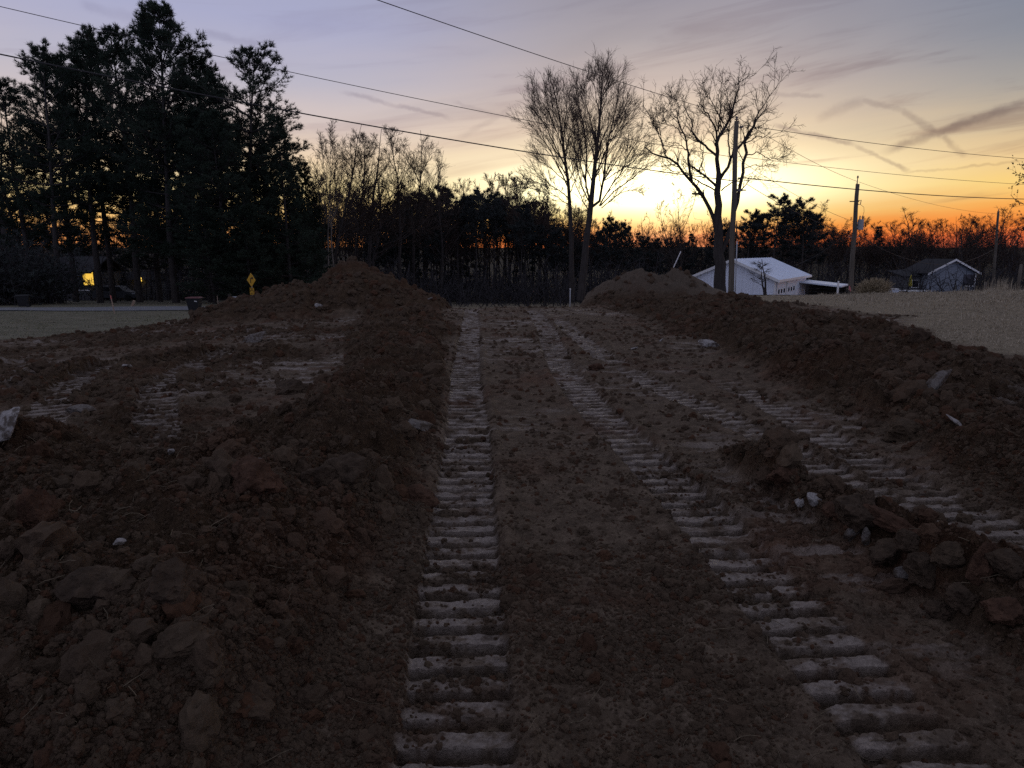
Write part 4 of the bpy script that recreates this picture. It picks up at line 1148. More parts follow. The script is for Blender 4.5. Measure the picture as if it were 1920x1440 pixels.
def frame_of(origin, xdir, z0):
    x = Vector((xdir[0], xdir[1], 0)).normalized(); y = Vector((-x.y, x.x, 0))
    M = Matrix(((x.x, y.x, 0, origin[0]), (x.y, y.y, 0, origin[1]), (0, 0, 1, z0), (0, 0, 0, 1)))
    return M

def barn():
    # local x along the gable end (seen frontally), y along the side with the doors, corner nearest the camera at x = W
    W, L, HW, RISE = 6.95, 14.0, 2.45, 1.5
    cx, cy = 21.3, 58.0
    xd = Vector((.85, -.53)).normalized()
    ox, oy = cx - xd.x * W, cy - xd.y * W
    z0 = -0.60 - HW
    t = thing('barn', (ox, oy, z0), 'white metal barn with two garage doors below the utility pole', 'barn', rz=math.atan2(xd.y, xd.x))
    # gable wall as ribbed sheets, each its own sheet
    def rz_at(x):
        return HW + RISE * (1 - abs(x - W / 2) / (W / 2))
    n = 8
    for i in range(n):
        x0, x1 = W * i / n, W * (i + 1) / n
        m = MB()
        xs = np.linspace(x0 + .008, x1 - .008, 13)
        for j in range(12):
            y = -0.028 if j % 4 == 0 else 0.0
            a, b = xs[j], xs[j + 1]
            m.poly([(a, y, 0), (b, y, 0), (b, y, rz_at(b) - .02), (a, y, rz_at(a) - .02)], [(0, 1, 2, 3)])
            m.poly([(a, y, 0), (a, .03, 0), (a, .03, rz_at(a) - .02), (a, y, rz_at(a) - .02)], [(0, 1, 2, 3)])
            m.poly([(b, y, 0), (b, .03, 0), (b, .03, rz_at(b) - .02), (b, y, rz_at(b) - .02)], [(0, 3, 2, 1)])
        m.build('siding_panel', WHITE_METAL, t)
    core = MB()
    core.box((.04, .035, -.6), (W - .04, L, HW))
    core.poly([(.04, .035, HW), (W - .04, .035, HW), (W / 2, .035, HW + RISE - .03), (.04, L, HW), (W - .04, L, HW), (W / 2, L, HW + RISE - .03)], [(0, 1, 2), (5, 4, 3)])
    core.build('wall', WHITE_METAL, t)
    # the two roof slopes
    ov, th = .35, .07
    for s in (0, 1):
        xe = -ov if s == 0 else W + ov
        ze = HW - ov * RISE / (W / 2)
        m = MB()
        a, b = (xe, ze), (W / 2, HW + RISE)
        m.poly([(a[0], -ov, a[1]), (b[0], -ov, b[1]), (b[0], L + ov, b[1]), (a[0], L + ov, a[1]), (a[0], -ov, a[1] + th), (b[0], -ov, b[1] + th), (b[0], L + ov, b[1] + th), (a[0], L + ov, a[1] + th)],
               [(0, 3, 2, 1), (4, 5, 6, 7), (0, 1, 5, 4), (1, 2, 6, 5), (2, 3, 7, 6), (3, 0, 4, 7)])
        rf = m.build('roof', WHITE_ROOF, t)
        for k in range(16):      # standing seams
            y = -ov + (L + 2 * ov) * (k + .5) / 16
            q = MB()
            q.poly([(a[0], y - .02, a[1] + th), (b[0], y - .02, b[1] + th), (b[0], y + .02, b[1] + th), (a[0], y + .02, a[1] + th),
                    (a[0], y - .02, a[1] + th + .035), (b[0], y - .02, b[1] + th + .035), (b[0], y + .02, b[1] + th + .035), (a[0], y + .02, a[1] + th + .035)],
                   [(4, 5, 6, 7), (0, 1, 5, 4), (2, 3, 7, 6), (3, 0, 4, 7)])
            q.build('roof_seam', WHITE_ROOF, rf)
        f = MB()
        f.poly([(a[0], -ov - .04, a[1] - .14), (b[0], -ov - .04, b[1] - .14), (b[0], -ov - .04, b[1] + .09), (a[0], -ov - .04, a[1] + .09), (a[0], -ov - .004, a[1] - .14), (b[0], -ov - .004, b[1] - .14), (b[0], -ov - .004, b[1] + .09), (a[0], -ov - .004, a[1] + .09)],
               [(0, 1, 2, 3), (7, 6, 5, 4), (0, 4, 5, 1), (3, 2, 6, 7), (0, 3, 7, 4)])
        f.build('barge_board', WHITE_TRIM, t)
        if s == 1:
            MB().box((W + ov + .003, -ov, ze - .12), (W + ov + .06, L + ov, ze + .08)).build('gutter', WHITE_TRIM, t)
    MB().box((W - .06, -.05, 0), (W + .06, .06, HW - .1)).build('corner_trim', WHITE_TRIM, t)
    # two garage doors in the long side
    for y0, y1 in ((.9, 4.1), (4.9, 8.3)):
        H = 2.18
        dr = MB().box((W - .03, y0, 0), (W + .012, y1, H)).build('garage_door', DOOR_WHITE, t)
        for k in range(4):
            MB().box((W + .014, y0 + .04, H * k / 4 + .02), (W + .045, y1 - .04, H * (k + 1) / 4 - .02)).build('door_panel', DOOR_WHITE, dr)
        for k in range(3):
            ya = y0 + (y1 - y0) * (k + .25) / 3; yb = y0 + (y1 - y0) * (k + .75) / 3
            MB().box((W + .047, ya, H * .5 + .10), (W + .058, yb, H * .75 - .10)).build('window', GLASS, dr)
        fr = MB()
        fr.box((W - .02, y0 - .16, 0), (W + .05, y0 - .003, H + .16)); fr.box((W - .02, y1 + .003, 0), (W + .05, y1 + .16, H + .16)); fr.box((W - .02, y0 - .003, H + .004), (W + .05, y1 + .003, H + .16))
        fr.build('door_frame', WHITE_TRIM, t)
    # lean-to roof on posts behind the doors
    y0, y1 = 10.6, 15.2
    m = MB()
    m.poly([(W, y0, 1.75), (W + 3.6, y0, 1.40), (W + 3.6, y1, 1.40), (W, y1, 1.75), (W, y0, 1.87), (W + 3.6, y0, 1.54), (W + 3.6, y1, 1.54), (W, y1, 1.87)], [(0, 3, 2, 1), (4, 5, 6, 7), (0, 1, 5, 4), (1, 2, 6, 5), (2, 3, 7, 6), (3, 0, 4, 7)])
    m.build('lean_to_roof', WHITE_ROOF, t)
    for (px, py) in ((W + 3.4, y0 + .15), (W + 3.4, y1 - .15)):
        MB().box((px - .06, py - .06, -.5), (px + .06, py + .06, 1.41)).build('post', DARK_WOOD, t)
    for k in range(5):
        MB().box((W + .1, y1 - .05, .1 + .32 * k), (W + 3.4, y1 - .01, .38 + .32 * k)).build('board', DARK_WOOD, t)
barn()

# ------------------------------------------------------------------ grey house on the right
GREY_SIDING = material('grey lap siding', (0.24, 0.265, 0.31), rough=0.7, spec=0.25, var=0.03, scale=2.0)
DARK_ROOF = material('dark shingles', (0.026, 0.026, 0.030), rough=0.85, spec=0.2, var=0.25, scale=8.0)
DULL_SIDING = material('dull siding', (0.115, 0.115, 0.12), rough=0.8, spec=0.2, var=0.1, scale=2.0)
YELLOW_CLOTH = material('yellow canvas', (0.42, 0.36, 0.05), rough=0.8, spec=0.2, var=0.2, scale=8.0)
def house_right():
    W, L, HW, RISE = 6.9, 4.5, 2.5, 1.6
    ctr = at(1788, 487, 93.0)
    xd = Vector((.985, .17)).normalized()
    yd = Vector((-xd.y, xd.x))
    ox, oy = ctr.x - xd.x * W / 2, ctr.y - xd.y * W / 2
    z0 = ctr.z - HW - RISE
    t = thing('house', (ox, oy, z0), 'small grey house with white gable trim beyond the dry field', 'house', rz=math.atan2(xd.y, xd.x))
    def rz_at(x): return HW + RISE * (1 - abs(x - W / 2) / (W / 2))
    c = MB()
    c.box((.05, .05, -.8), (W - .05, L, HW))
    c.poly([(.05, .05, HW), (W - .05, .05, HW), (W / 2, .05, HW + RISE - .05), (.05, L, HW), (W - .05, L, HW), (W / 2, L, HW + RISE - .05)], [(0, 1, 2), (5, 4, 3)])
    c.build('wall', GREY_SIDING, t)
    n = 20
    for k in range(n):                                   # lap boards on the gable end
        za, zb = (HW + RISE) * k / n, (HW + RISE) * (k + 1) / n
        def half(z): return W / 2 if z <= HW else W / 2 * max(0.0, 1 - (z - HW) / RISE)
        ha, hb = half(za), half(zb)
        if ha < .2: continue
        m = MB()
        m.poly([(W / 2 - ha, -.005, za), (W / 2 + ha, -.005, za), (W / 2 + hb, .02, zb), (W / 2 - hb, .02, zb), (W / 2 - ha, .048, za), (W / 2 + ha, .048, za), (W / 2 + hb, .048, zb), (W / 2 - hb, .048, zb)], [(0, 1, 2, 3), (0, 4, 5, 1), (3, 2, 6, 7), (1, 5, 6, 2), (4, 0, 3, 7)])
        m.build('siding_board', GREY_SIDING, t)
    ov, th = .45, .10
    for s in (0, 1):
        xe = -ov if s == 0 else W + ov
        ze = HW - ov * RISE / (W / 2)
        a, b = (xe, ze), (W / 2, HW + RISE)
        MB().poly([(a[0], -ov, a[1]), (b[0], -ov, b[1]), (b[0], L + ov, b[1]), (a[0], L + ov, a[1]), (a[0], -ov, a[1] + th), (b[0], -ov, b[1] + th), (b[0], L + ov, b[1] + th), (a[0], L + ov, a[1] + th)],
                  [(0, 3, 2, 1), (4, 5, 6, 7), (0, 1, 5, 4), (1, 2, 6, 5), (2, 3, 7, 6), (3, 0, 4, 7)]).build('roof', DARK_ROOF, t)
        MB().poly([(a[0], -ov - .05, a[1] - .12), (b[0], -ov - .05, b[1] - .12), (b[0], -ov - .05, b[1] + .12), (a[0], -ov - .05, a[1] + .12), (a[0], -ov - .004, a[1] - .12), (b[0], -ov - .004, b[1] - .12), (b[0], -ov - .004, b[1] + .12), (a[0], -ov - .004, a[1] + .12)],
                  [(0, 1, 2, 3), (7, 6, 5, 4), (0, 4, 5, 1), (3, 2, 6, 7)]).build('barge_board', WHITE_TRIM, t)
    # open porch corner on the right: its inner shade put in as a flat dark panel, white post and rail
    MB().box((W - 1.7, -.03, .75), (W - .12, -.012, 2.2)).build('porch_shade_panel', GLASS, t)
    MB().box((W - .10, -.16, -.3), (W + .02, -.03, HW - .05)).build('porch_post', WHITE_TRIM, t)
    MB().box((W - 1.75, -.10, .66), (W - .10, -.035, .76)).build('porch_rail', WHITE_TRIM, t)
    # lower wing to the left, with its window
    MB().box((-2.4, 1.2, -.8), (.05, 4.0, 1.9)).build('side_wing', DULL_SIDING, t)
    MB().poly([(-2.7, .9, 1.85), (.0, .9, 2.0), (.0, 4.2, 2.7), (-2.7, 4.2, 2.5), (-2.7, .9, 1.97), (.0, .9, 2.12), (.0, 4.2, 2.82), (-2.7, 4.2, 2.62)], [(0, 3, 2, 1), (4, 5, 6, 7), (0, 1, 5, 4), (1, 2, 6, 5), (2, 3, 7, 6), (3, 0, 4, 7)]).build('side_roof', DARK_ROOF, t)
    w = MB().box((-1.25, 1.14, .55), (-.35, 1.19, 1.4)).build('window', GLASS, t)
    fr = MB(); fr.box((-1.33, 1.11, .47), (-1.25, 1.185, 1.48)); fr.box((-.35, 1.11, .47), (-.27, 1.185, 1.48)); fr.box((-1.25, 1.11, 1.4), (-.35, 1.185, 1.48)); fr.box((-1.25, 1.11, .47), (-.35, 1.185, .55))
    fr.build('window_frame', WHITE_TRIM, w)
    MB().box((-3.6, -1.2, .12), (-.2, 1.0, .24)).build('deck', WHITE_TRIM, t)
    for px in (-3.4, -1.9, -.4):
        MB().box((px, -1.1, -.8), (px + .1, -1.0, .118)).build('deck_post', DARK_WOOD, t)
    # things that stand round the house
    um = thing('garden_umbrella', (ox + xd.x * -2.3 + yd.x * .2, oy + xd.y * -2.3 + yd.y * .2, z0 + .24), 'folded yellow garden umbrella on the deck of the grey house', 'umbrella')
    MB().tube([(0, 0, 0), (0, 0, 2.0)], .025, 6).build('pole', GREY_METAL, um)
    MB().tube([(0, 0, .45), (0, 0, .8), (0, 0, 1.5), (0, 0, 1.95)], [.20, .24, .13, .03], 9).build('canopy', YELLOW_CLOTH, um, smooth=True)
    p = at(1676, 538, 88.0)
    b = thing('storage_box', (p.x, p.y, lz(p.x, p.y)), 'low pale storage box on the grass left of the grey house', 'box')
    MB().box((-.45, -.4, -.1), (.45, .4, .7)).build('body', WHITE_METAL, b)
    MB().poly([(-.5, -.46, .703), (.5, -.46, .703), (.5, .46, .703), (-.5, .46, .703), (-.4, -.35, .78), (.4, -.35, .78), (.4, .35, .78), (-.4, .35, .78)], [(0, 3, 2, 1), (4, 5, 6, 7), (0, 1, 5, 4), (1, 2, 6, 5), (2, 3, 7, 6), (3, 0, 4, 7)]).build('lid', WHITE_TRIM, b)
house_right()

# ------------------------------------------------------------------ house with lit porch behind the pines
LIT = emitter('lamp lit wall', (1.0, 0.60, 0.07), 0.95)
LIT2 = emitter('porch lamp', (1.0, 0.62, 0.10), 1.6)
def house_left():
    p = at(125, 548, 78.0)
    z0 = lz(p.x, 78.0)
    t = thing('house', (p.x, 78.0, z0), 'low house with a glowing yellow porch window seen through the pines', 'house')
    W, D, H = 4.6, 6.5, 3.0
    MB().box((-2.0, 0, -.5), (W - 2.0, D, H)).build('wall', DULL_SIDING, t)
    for k in range(12):
        MB().box((-2.0, -.035, .25 * k + .01), (W - 2.0, -.004, .25 * k + .235)).build('siding_board', DULL_SIDING, t)
    MB().poly([(-2.6, -.6, H - .05), (W - 1.4, -.6, H - .05), (W - 1.4, D / 2, H + 1.6), (-2.6, D / 2, H + 1.6), (-2.6, D + .6, H - .05), (W - 1.4, D + .6, H - .05),
               (-2.6, -.6, H + .1), (W - 1.4, -.6, H + .1), (W - 1.4, D / 2, H + 1.75), (-2.6, D / 2, H + 1.75), (-2.6, D + .6, H + .1), (W - 1.4, D + .6, H + .1)],
              [(6, 7, 8, 9), (9, 8, 11, 10), (0, 3, 2, 1), (3, 4, 5, 2), (0, 1, 7, 6), (1, 2, 8, 7), (2, 5, 11, 8), (0, 6, 9, 3), (3, 9, 10, 4), (4, 10, 11, 5)]).build('roof', DARK_ROOF, t)
    g = at(167, 522, 78.0)
    gx, gzz = g.x - p.x, g.z - z0
    w = MB().box((gx - .56, -.14, gzz - .72), (gx + .56, -.10, gzz + .72)).build('porch_window', LIT, t)
    tag(w, 'glowing yellow porch window')
    fr = MB()
    fr.box((gx - .64, -.17, gzz - .80), (gx - .56, -.09, gzz + .80)); fr.box((gx + .56, -.17, gzz - .80), (gx + .64, -.09, gzz + .80))
    fr.box((gx - .56, -.17, gzz + .72), (gx + .56, -.09, gzz + .80)); fr.box((gx - .56, -.17, gzz - .80), (gx + .56, -.09, gzz - .72))
    fr.box((gx - .56, -.165, gzz - .42), (gx + .56, -.145, gzz - .37)); fr.box((gx + .32, -.165, gzz - .37), (gx + .36, -.145, gzz + .1))
    fr.build('frame', DARK_WOOD, w)
    q = at(147, 516, 78.0)
    w2 = MB().box((q.x - p.x - .25, -.06, q.z - z0 - .5), (q.x - p.x + .25, -.038, q.z - z0 + .4)).build('window', GLASS, t)
    MB().box((q.x - p.x - .32, -.09, q.z - z0 - .6), (q.x - p.x + .32, -.04, q.z - z0 - .502)).box((q.x - p.x - .02, -.075, q.z - z0 - .5), (q.x - p.x + .02, -.062, q.z - z0 + .4)).build('sill', WHITE_TRIM, w2)
    k = at(136, 544, 77.0)
    for i, (a, b) in enumerate(((112, 130), (145, 170))):
        xa, xb = at(a, 544, 76.6).x - p.x, at(b, 544, 76.6).x - p.x
        MB().box((xa, -1.5, k.z - z0 - .05), (xb, -1.35, k.z - z0 + .05)).build('porch_rail', WHITE_TRIM, t)
    h2 = at(261, 524, 84.0)
    s = thing('shed', (h2.x, 84.0, lz(h2.x, 84)), 'dim shed with a small yellow lamp, seen between the pine trunks', 'shed')
    MB().box((-1.6, .1, -.3), (1.6, 3.0, 2.4)).build('wall', DULL_SIDING, s)
    MB().poly([(-1.9, -.2, 2.35), (1.9, -.2, 2.35), (1.9, 3.3, 2.35), (-1.9, 3.3, 2.35), (-1.9, 1.5, 3.2), (1.9, 1.5, 3.2)], [(0, 1, 5, 4), (3, 4, 5, 2), (0, 4, 3), (1, 2, 5), (0, 3, 2, 1)]).build('roof', DARK_ROOF, s)
    z = h2.z - lz(h2.x, 84)
    MB().tube([(0, -.10, z - .30), (0, -.10, z - .2), (0, -.10, z + .2), (0, -.10, z + .3)], [.16, .30, .30, .16], 8).build('lamp', LIT2, s)
    MB().box((-.07, -.1, z + .3), (.07, .099, z + .38)).build('lamp_bracket', DARK_WOOD, s)
    # a parked vehicle shape in the shade between the trunks
    c = at(212, 535, 74.0)
    zc = lz(c.x, 74.0)
    v = thing('parked_car', (c.x, 74.0, zc), 'dark parked car in the deep shade of the pines beside the lit house', 'car', rz=.1)
    CARP = material('dark car paint', (0.014, 0.016, 0.020), rough=0.6, spec=0.5, var=0.1)
    TYRE = material('tyre rubber', (0.015, 0.015, 0.015), rough=0.8, spec=0.2, var=0.1)
    prof = [(-2.1, .35), (2.1, .35), (2.15, .7), (2.0, .92), (1.1, 1.0), (.55, 1.5), (-1.2, 1.55), (-2.0, 1.05), (-2.15, .8)]
    bd = MB().prism(prof, 1.7, Matrix(((1, 0, 0, 0), (0, 0, 1, 0), (0, 1, 0, 0), (0, 0, 0, 1)))).build('body', CARP, v)
    MB().prism([(-1.15, 1.05), (.85, 1.02), (.5, 1.42), (-1.1, 1.46)], .02, Matrix(((1, 0, 0, 0), (0, 0, 1, -.023), (0, 1, 0, 0), (0, 0, 0, 1)))).build('side_window', GLASS, v)
    for wx in (-1.35, 1.35):
        for wy in (-.05, 1.55):
            wh = MB().tube([(wx, wy, .33), (wx, wy + .2, .33)], .33, 18).build('wheel', TYRE, v)
            MB().tube([(wx, wy - .012, .33), (wx, wy - .004, .33)], .2, 14).build('rim', TYRE, wh)
    for wx in (1.75,):
        MB().box((wx, -.03, .72), (wx + .3, -.004, .84)).build('headlight', GREY_METAL, v)
house_left()

# ------------------------------------------------------------------ roadside things on the left
BLACK_PLASTIC = material('black bin plastic', (0.012, 0.012, 0.014), rough=0.55, spec=0.35, var=0.2, scale=6)
RED_LID = material('dull red lid', (0.13, 0.045, 0.045), rough=0.5, spec=0.4, var=0.2, scale=6)
LABEL_WHITE = material('white print', (0.55, 0.55, 0.55), rough=0.6, spec=0.3, var=0.15, scale=60)
SIGN_YELLOW = material('sign yellow', (0.55, 0.29, 0.008), rough=0.45, spec=0.5, var=0.06, scale=4)
SIGN_BLACK = material('sign black', (0.012, 0.010, 0.010), rough=0.6, spec=0.3, var=0.1)
STAKE_WOOD = material('raw stake wood', (0.33, 0.24, 0.18), rough=0.8, spec=0.2, var=0.2, scale=10, stretch=(4, 4, .5))
ORANGE_PINK = material('pink marking paint', (0.55, 0.16, 0.14), rough=0.7, spec=0.2, var=0.15, scale=12)

def ground_at(u, v, Y):
    x = at(u, v, Y).x
    return Vector((x, Y, gz(x, Y)))

def wheelie_bin(p, label, lid_mat, mark, rz, s=1.0):
    t = thing('wheeled_bin', p, label, 'bin', rz=rz)
    m = MB()
    a = [(-.30, -.26, .06), (.28, -.26, .06), (.28, .26, .06), (-.30, .26, .06)]; b = [(-.41, -.31, .82), (.38, -.31, .82), (.38, .31, .82), (-.41, .31, .82)]
    m.poly([Vector(q) * s for q in a + b], [(3, 2, 1, 0), (4, 5, 6, 7), (0, 1, 5, 4), (1, 2, 6, 5), (2, 3, 7, 6), (3, 0, 4, 7)])
    m.box((-.43 * s, -.33 * s, .76 * s), (.40 * s, .33 * s, .815 * s))
    m.build('body', BLACK_PLASTIC, t)
    l = MB()
    l.poly([Vector(q) * s for q in ((-.45, -.35, .825), (.43, -.35, .825), (.43, .35, .825), (-.45, .35, .825), (-.40, -.30, .885), (.34, -.30, .90), (.34, .30, .90), (-.40, .30, .885))], [(3, 2, 1, 0), (4, 5, 6, 7), (0, 1, 5, 4), (1, 2, 6, 5), (2, 3, 7, 6), (3, 0, 4, 7)])
    l.build('lid', lid_mat, t)
    MB().tube([Vector((.40, -.24, .80)) * s, Vector((.50, -.24, .83)) * s, Vector((.50, .24, .83)) * s, Vector((.40, .24, .80)) * s], .018 * s, 6).build('handle', BLACK_PLASTIC, t)
    for y in (-.30, .26):
        MB().tube([Vector((.26, y, .12)) * s, Vector((.26, y + .05, .12)) * s], .12 * s, 12).build('wheel', BLACK_PLASTIC, t)
    if mark:
        MB().poly([Vector(q) * s for q in ((.10, -.318, .62), (.27, -.318, .60), (.27, -.322, .665), (.10, -.322, .69))], [(0, 1, 2, 3)]).build('marking', LABEL_WHITE, t)
    return t
pb1 = ground_at(366, 582, 36.5)
wheelie_bin(pb1, 'black wheeled bin with dull red lid at the road edge', RED_LID, True, 0.05, .82)
pb2 = ground_at(44, 560, 44.0)
wheelie_bin(pb2, 'black wheeled bin at the far left below the dark bush', BLACK_PLASTIC, False, 0.4, .85)

mp_ = ground_at(432, 582, 36.0)
mbx = thing('mailbox', mp_, 'mailbox on a dark post beside the left dirt pile', 'mailbox')
MB().box((-.06, -.06, -.4), (.06, .06, .90)).box((-.06, -.05, .48), (.34, .05, .56)).build('post', DARK_WOOD, mbx)
prof = [(-.11, 0), (.11, 0), (.11, .12)] + [(.11 * math.cos(a), .12 + .09 * math.sin(a)) for a in np.linspace(.3, math.pi - .3, 7)] + [(-.11, .12)]
bd = MB().prism(prof, .44, Matrix(((.25, 0, .968, .08), (-.968, 0, .25, -.05), (0, 1, 0, .562), (0, 0, 0, 1)))).build('box', GREY_METAL, mbx)
MB().box((.36, -.10, .64), (.52, -.085, .70)).build('reflector', WHITE_TRIM, bd)

# yellow warning sign with a right-turn arrow and a plate below
sg = at(471, 525, 48.0)
gnd = lz(sg.x, 48.0)
st = thing('road_sign', (sg.x, 48.0, gnd), 'yellow diamond warning sign with black right turn arrow', 'sign', rz=-0.60)
zc = sg.z - gnd
MB().box((-.03, .012, -.3), (.03, .05, zc + .35)).build('post', GREY_METAL, st)
r_ = .47
MB().prism([(0, -r_), (r_, 0), (0, r_), (-r_, 0)], .012, Matrix(((1, 0, 0, 0), (0, 0, -1, .008), (0, 1, 0, zc), (0, 0, 0, 1)))).build('face', SIGN_YELLOW, st)
arrow = [(-.10, -.20), (-.03, -.20), (-.03, .05), (.0, .085), (.09, .085), (.09, .02), (.235, .12), (.09, .225), (.09, .16), (-.02, .16), (-.10, .08)]
MB().prism(arrow, .004, Matrix(((1, 0, 0, 0), (0, 0, -1, -.006), (0, 1, 0, zc), (0, 0, 0, 1)))).build('arrow', SIGN_BLACK, st)
pl = MB().box((-.22, -.004, zc - .98), (.22, .008, zc - .52)).build('speed_plate', SIGN_YELLOW, st)
def digit(segs, ox, oy, w, h, th):
    m = MB()
    P = {'a': (0, h, w, h), 'b': (w, h / 2, w, h), 'c': (w, 0, w, h / 2), 'd': (0, 0, w, 0), 'e': (0, 0, 0, h / 2), 'f': (0, h / 2, 0, h), 'g': (0, h / 2, w, h / 2)}
    for s in segs:
        x0, y0, x1, y1 = P[s]
        m.box((ox + x0 - th / 2, -.0085, zc + oy + y0 - th / 2), (ox + x1 + th / 2, -.0050, zc + oy + y1 + th / 2))
    return m
digit('abged', -.15, -.80, .11, .22, .035).build('numeral', SIGN_BLACK, pl)
digit('afgcd', .04, -.80, .11, .22, .035).build('numeral', SIGN_BLACK, pl)
digit('g', -.12, -.96, .24, .09, .045).build('lettering', SIGN_BLACK, pl)

def stake(p, h, tilt, label, mat=STAKE_WOOD, tip=None, w=.02):
    t = thing('survey_stake', p, label, 'stake')
    q = Vector((tilt[0], tilt[1], 1)).normalized()
    top = 0.8 if tip else 1.0
    m = MB(); m.tube([q * -.15, q * 0, q * h * top], [w * .3, w, w], 4); m.build('shaft', mat, t)
    if tip:
        MB().tube([q * (h * top + .001), q * (h - .01), q * h], [w * 1.04, w * 1.04, w * .8], 4).build('painted_tip', tip, t)
    return t
stake(ground_at(214, 580, 33.0), .85, (-.12, 0), 'wooden survey stake with pink painted tip on the left lawn', tip=ORANGE_PINK, w=.03)
stake(ground_at(410, 577, 39.0), .75, (-.05, 0), 'thin pale stake between the bin and the mailbox', w=.018)
p_ = ground_at(248, 577, 46.0)
stake(p_, .40, (.5, 0), 'short tilted marker stub at the far road edge', w=.09)
bp_ = at(1254, 520, 26.6)
stake(Vector((bp_.x, bp_.y, gz(bp_.x, bp_.y) - .1)), 1.05, (.42, 0), 'pale stick leaning out of the right dirt pile', mat=WHITE_TRIM, w=.016)
pp = at(1069, 553, 34.0)
pipe = thing('pipe', (pp.x, 34.0, gz(pp.x, 34.0)), 'upright white pipe in front of the twin bare trees', 'pipe')
hh = at(1069, 541, 34.0).z - gz(pp.x, 34.0)
MB().tube([(0, 0, -.2), (0, 0, hh - .06)], .022, 10).build('shaft', CONDUIT, pipe, smooth=True)
MB().tube([(0, 0, hh - .055), (0, 0, hh)], .032, 10).build('cap', WHITE_TRIM, pipe)
stake(ground_at(1570, 553, 58.0), 1.5, (.0, 0), 'pale post right of the barn lean-to roof', mat=WHITE_TRIM, w=.07)
for (u, v, Y, h, lb) in ((1908, 545, 52.0, 2.1, 'tall weathered fence post at the right edge beside dry weeds'), (1846, 545, 66.0, 1.3, 'low fence post right of the grey house')):
    g = ground_at(u, v, Y)
    t = thing('fence_post', g, lb, 'post')
    MB().tube([(0, 0, -.4), (0, 0, h * .5), (.03, 0, h)], [.12, .115, .10], 8).build('shaft', POLE_WOOD, t, smooth=True)
    MB().tube([(.03, 0, h + .002), (.03, 0, h + .05)], [.10, .05], 8).build('top', POLE_WOOD, t)
# lamps shining far away at the foot of the hills
FARLAMP = emitter('distant lamp', (1.0, 0.98, 0.9), 9.0)
for k, (u, v) in enumerate(((1897, 466.5), (1904, 466))):
    p = at(u, v, 520.0)
    g0 = lz(p.x, 520.0)
    t = thing('floodlight', (p.x, 520.0, g0), ['left one of two white floodlights shining on the distant horizon', 'right one of two white floodlights shining on the distant horizon'][k], 'floodlight', 'distant floodlights')
    MB().tube([(0, 0, 0), (0, 0, p.z - g0)], .15, 6).build('mast', GREY_METAL, t)
    MB().box((-.75, -.3, p.z - g0), (.75, .3, p.z - g0 + .8)).build('lamp', FARLAMP, t)

# ------------------------------------------------------------------ stones, clods, straw, grass
def stone_material(name, c, dirt):
    m = bpy.data.materials.new(name); m.use_nodes = True
    t = m.node_tree; b = t.nodes['Principled BSDF']; N = Nodes(t)
    tc = N.new('ShaderNodeTexCoord'); P = tc.outputs['Object']
    n1 = N.noise(P, 14.0, 6.0, .65); n2 = N.noise(P, 34.0, 5.0, .65, .6)
    col = N.ramp(n2, [(.3, tuple(x * .62 for x in c) + (1,)), (.7, tuple(x * 1.25 for x in c) + (1,))])
    col = N.mix(N.smooth(n1, .46, .60, 0, dirt), col, (0.060, 0.042, 0.029, 1))
    t.links.new(col, b.inputs['Base Color'])
    b.inputs['Roughness'].default_value = .9; b.inputs['Specular IOR Level'].default_value = .2
    bp = N.new('ShaderNodeBump'); bp.inputs['Strength'].default_value = .8; bp.inputs['Distance'].default_value = .015
    t.links.new(N.noise(P, 40.0, 5.0, .65), bp.inputs['Height']); t.links.new(bp.outputs[0], b.inputs['Normal'])
    return m
STONE = stone_material('pale limestone', (0.33, 0.305, 0.29), .85)
STONE_GREY = stone_material('grey stone', (0.16, 0.14, 0.125), .9)
def soil_material(name, dark, light):
    return material(name, tuple((a + b) / 2 for a, b in zip(dark, light)), rough=0.93, spec=0.12, var=.45, scale=14.0, bump=1.0, bump_scale=48.0)
CLOD = soil_material('brown clod', (0.036, 0.024, 0.016), (0.086, 0.060, 0.041))
CLOD_RED = soil_material('red clod', (0.052, 0.028, 0.018), (0.104, 0.058, 0.037))
CLOD_TAN = soil_material('tan clod', (0.042, 0.029, 0.019), (0.095, 0.066, 0.043))

def lump_mesh(name, seed, size, mat, cuts=7, rough=0.10, sub=4, cutmin=.55):
    """a broken lump: a ball cut by random planes and then roughened"""
    rng = random.Random(seed)
    bm = bmesh.new()
    bmesh.ops.create_icosphere(bm, subdivisions=sub, radius=1.0)
    planes = []
    for _ in range(cuts):
        n = Vector((rng.gauss(0, 1), rng.gauss(0, 1), rng.gauss(0, 1))).normalized()
        planes.append((n, rng.uniform(cutmin, .92)))
    off = Vector((rng.uniform(-50, 50), rng.uniform(-50, 50), rng.uniform(-50, 50)))
    for v in bm.verts:
        p = v.co.normalized()
        r = 1.0
        for n, d in planes:
            c = p.dot(n)
            if c > 1e-3:
                r = min(r, d / c)
        f = mnoise.fractal(p * 2.2 + off, 0.9, 2.1, 5) * rough * 1.3 + mnoise.fractal(p * 7 + off, 0.7, 2.1, 4) * rough * .5
        v.co = Vector((p.x * size[0], p.y * size[1], p.z * size[2])) * (r * (1 + f))
    me = bpy.data.meshes.new(name)
    bm.to_mesh(me); bm.free()
    me.materials.append(mat)
    return me

def lay(name, u, v, size, mat, label, cat, seed, rot=(0, 0, 0), sink=.35, **kw):
    g = hit(u, v)
    o = obj(name, lump_mesh(name, seed, size, mat, **kw), None, (g.x, g.y, g.z + size[2] * (1 - 2 * sink)))
    o.rotation_euler = rot
    return tag(o, label, cat)

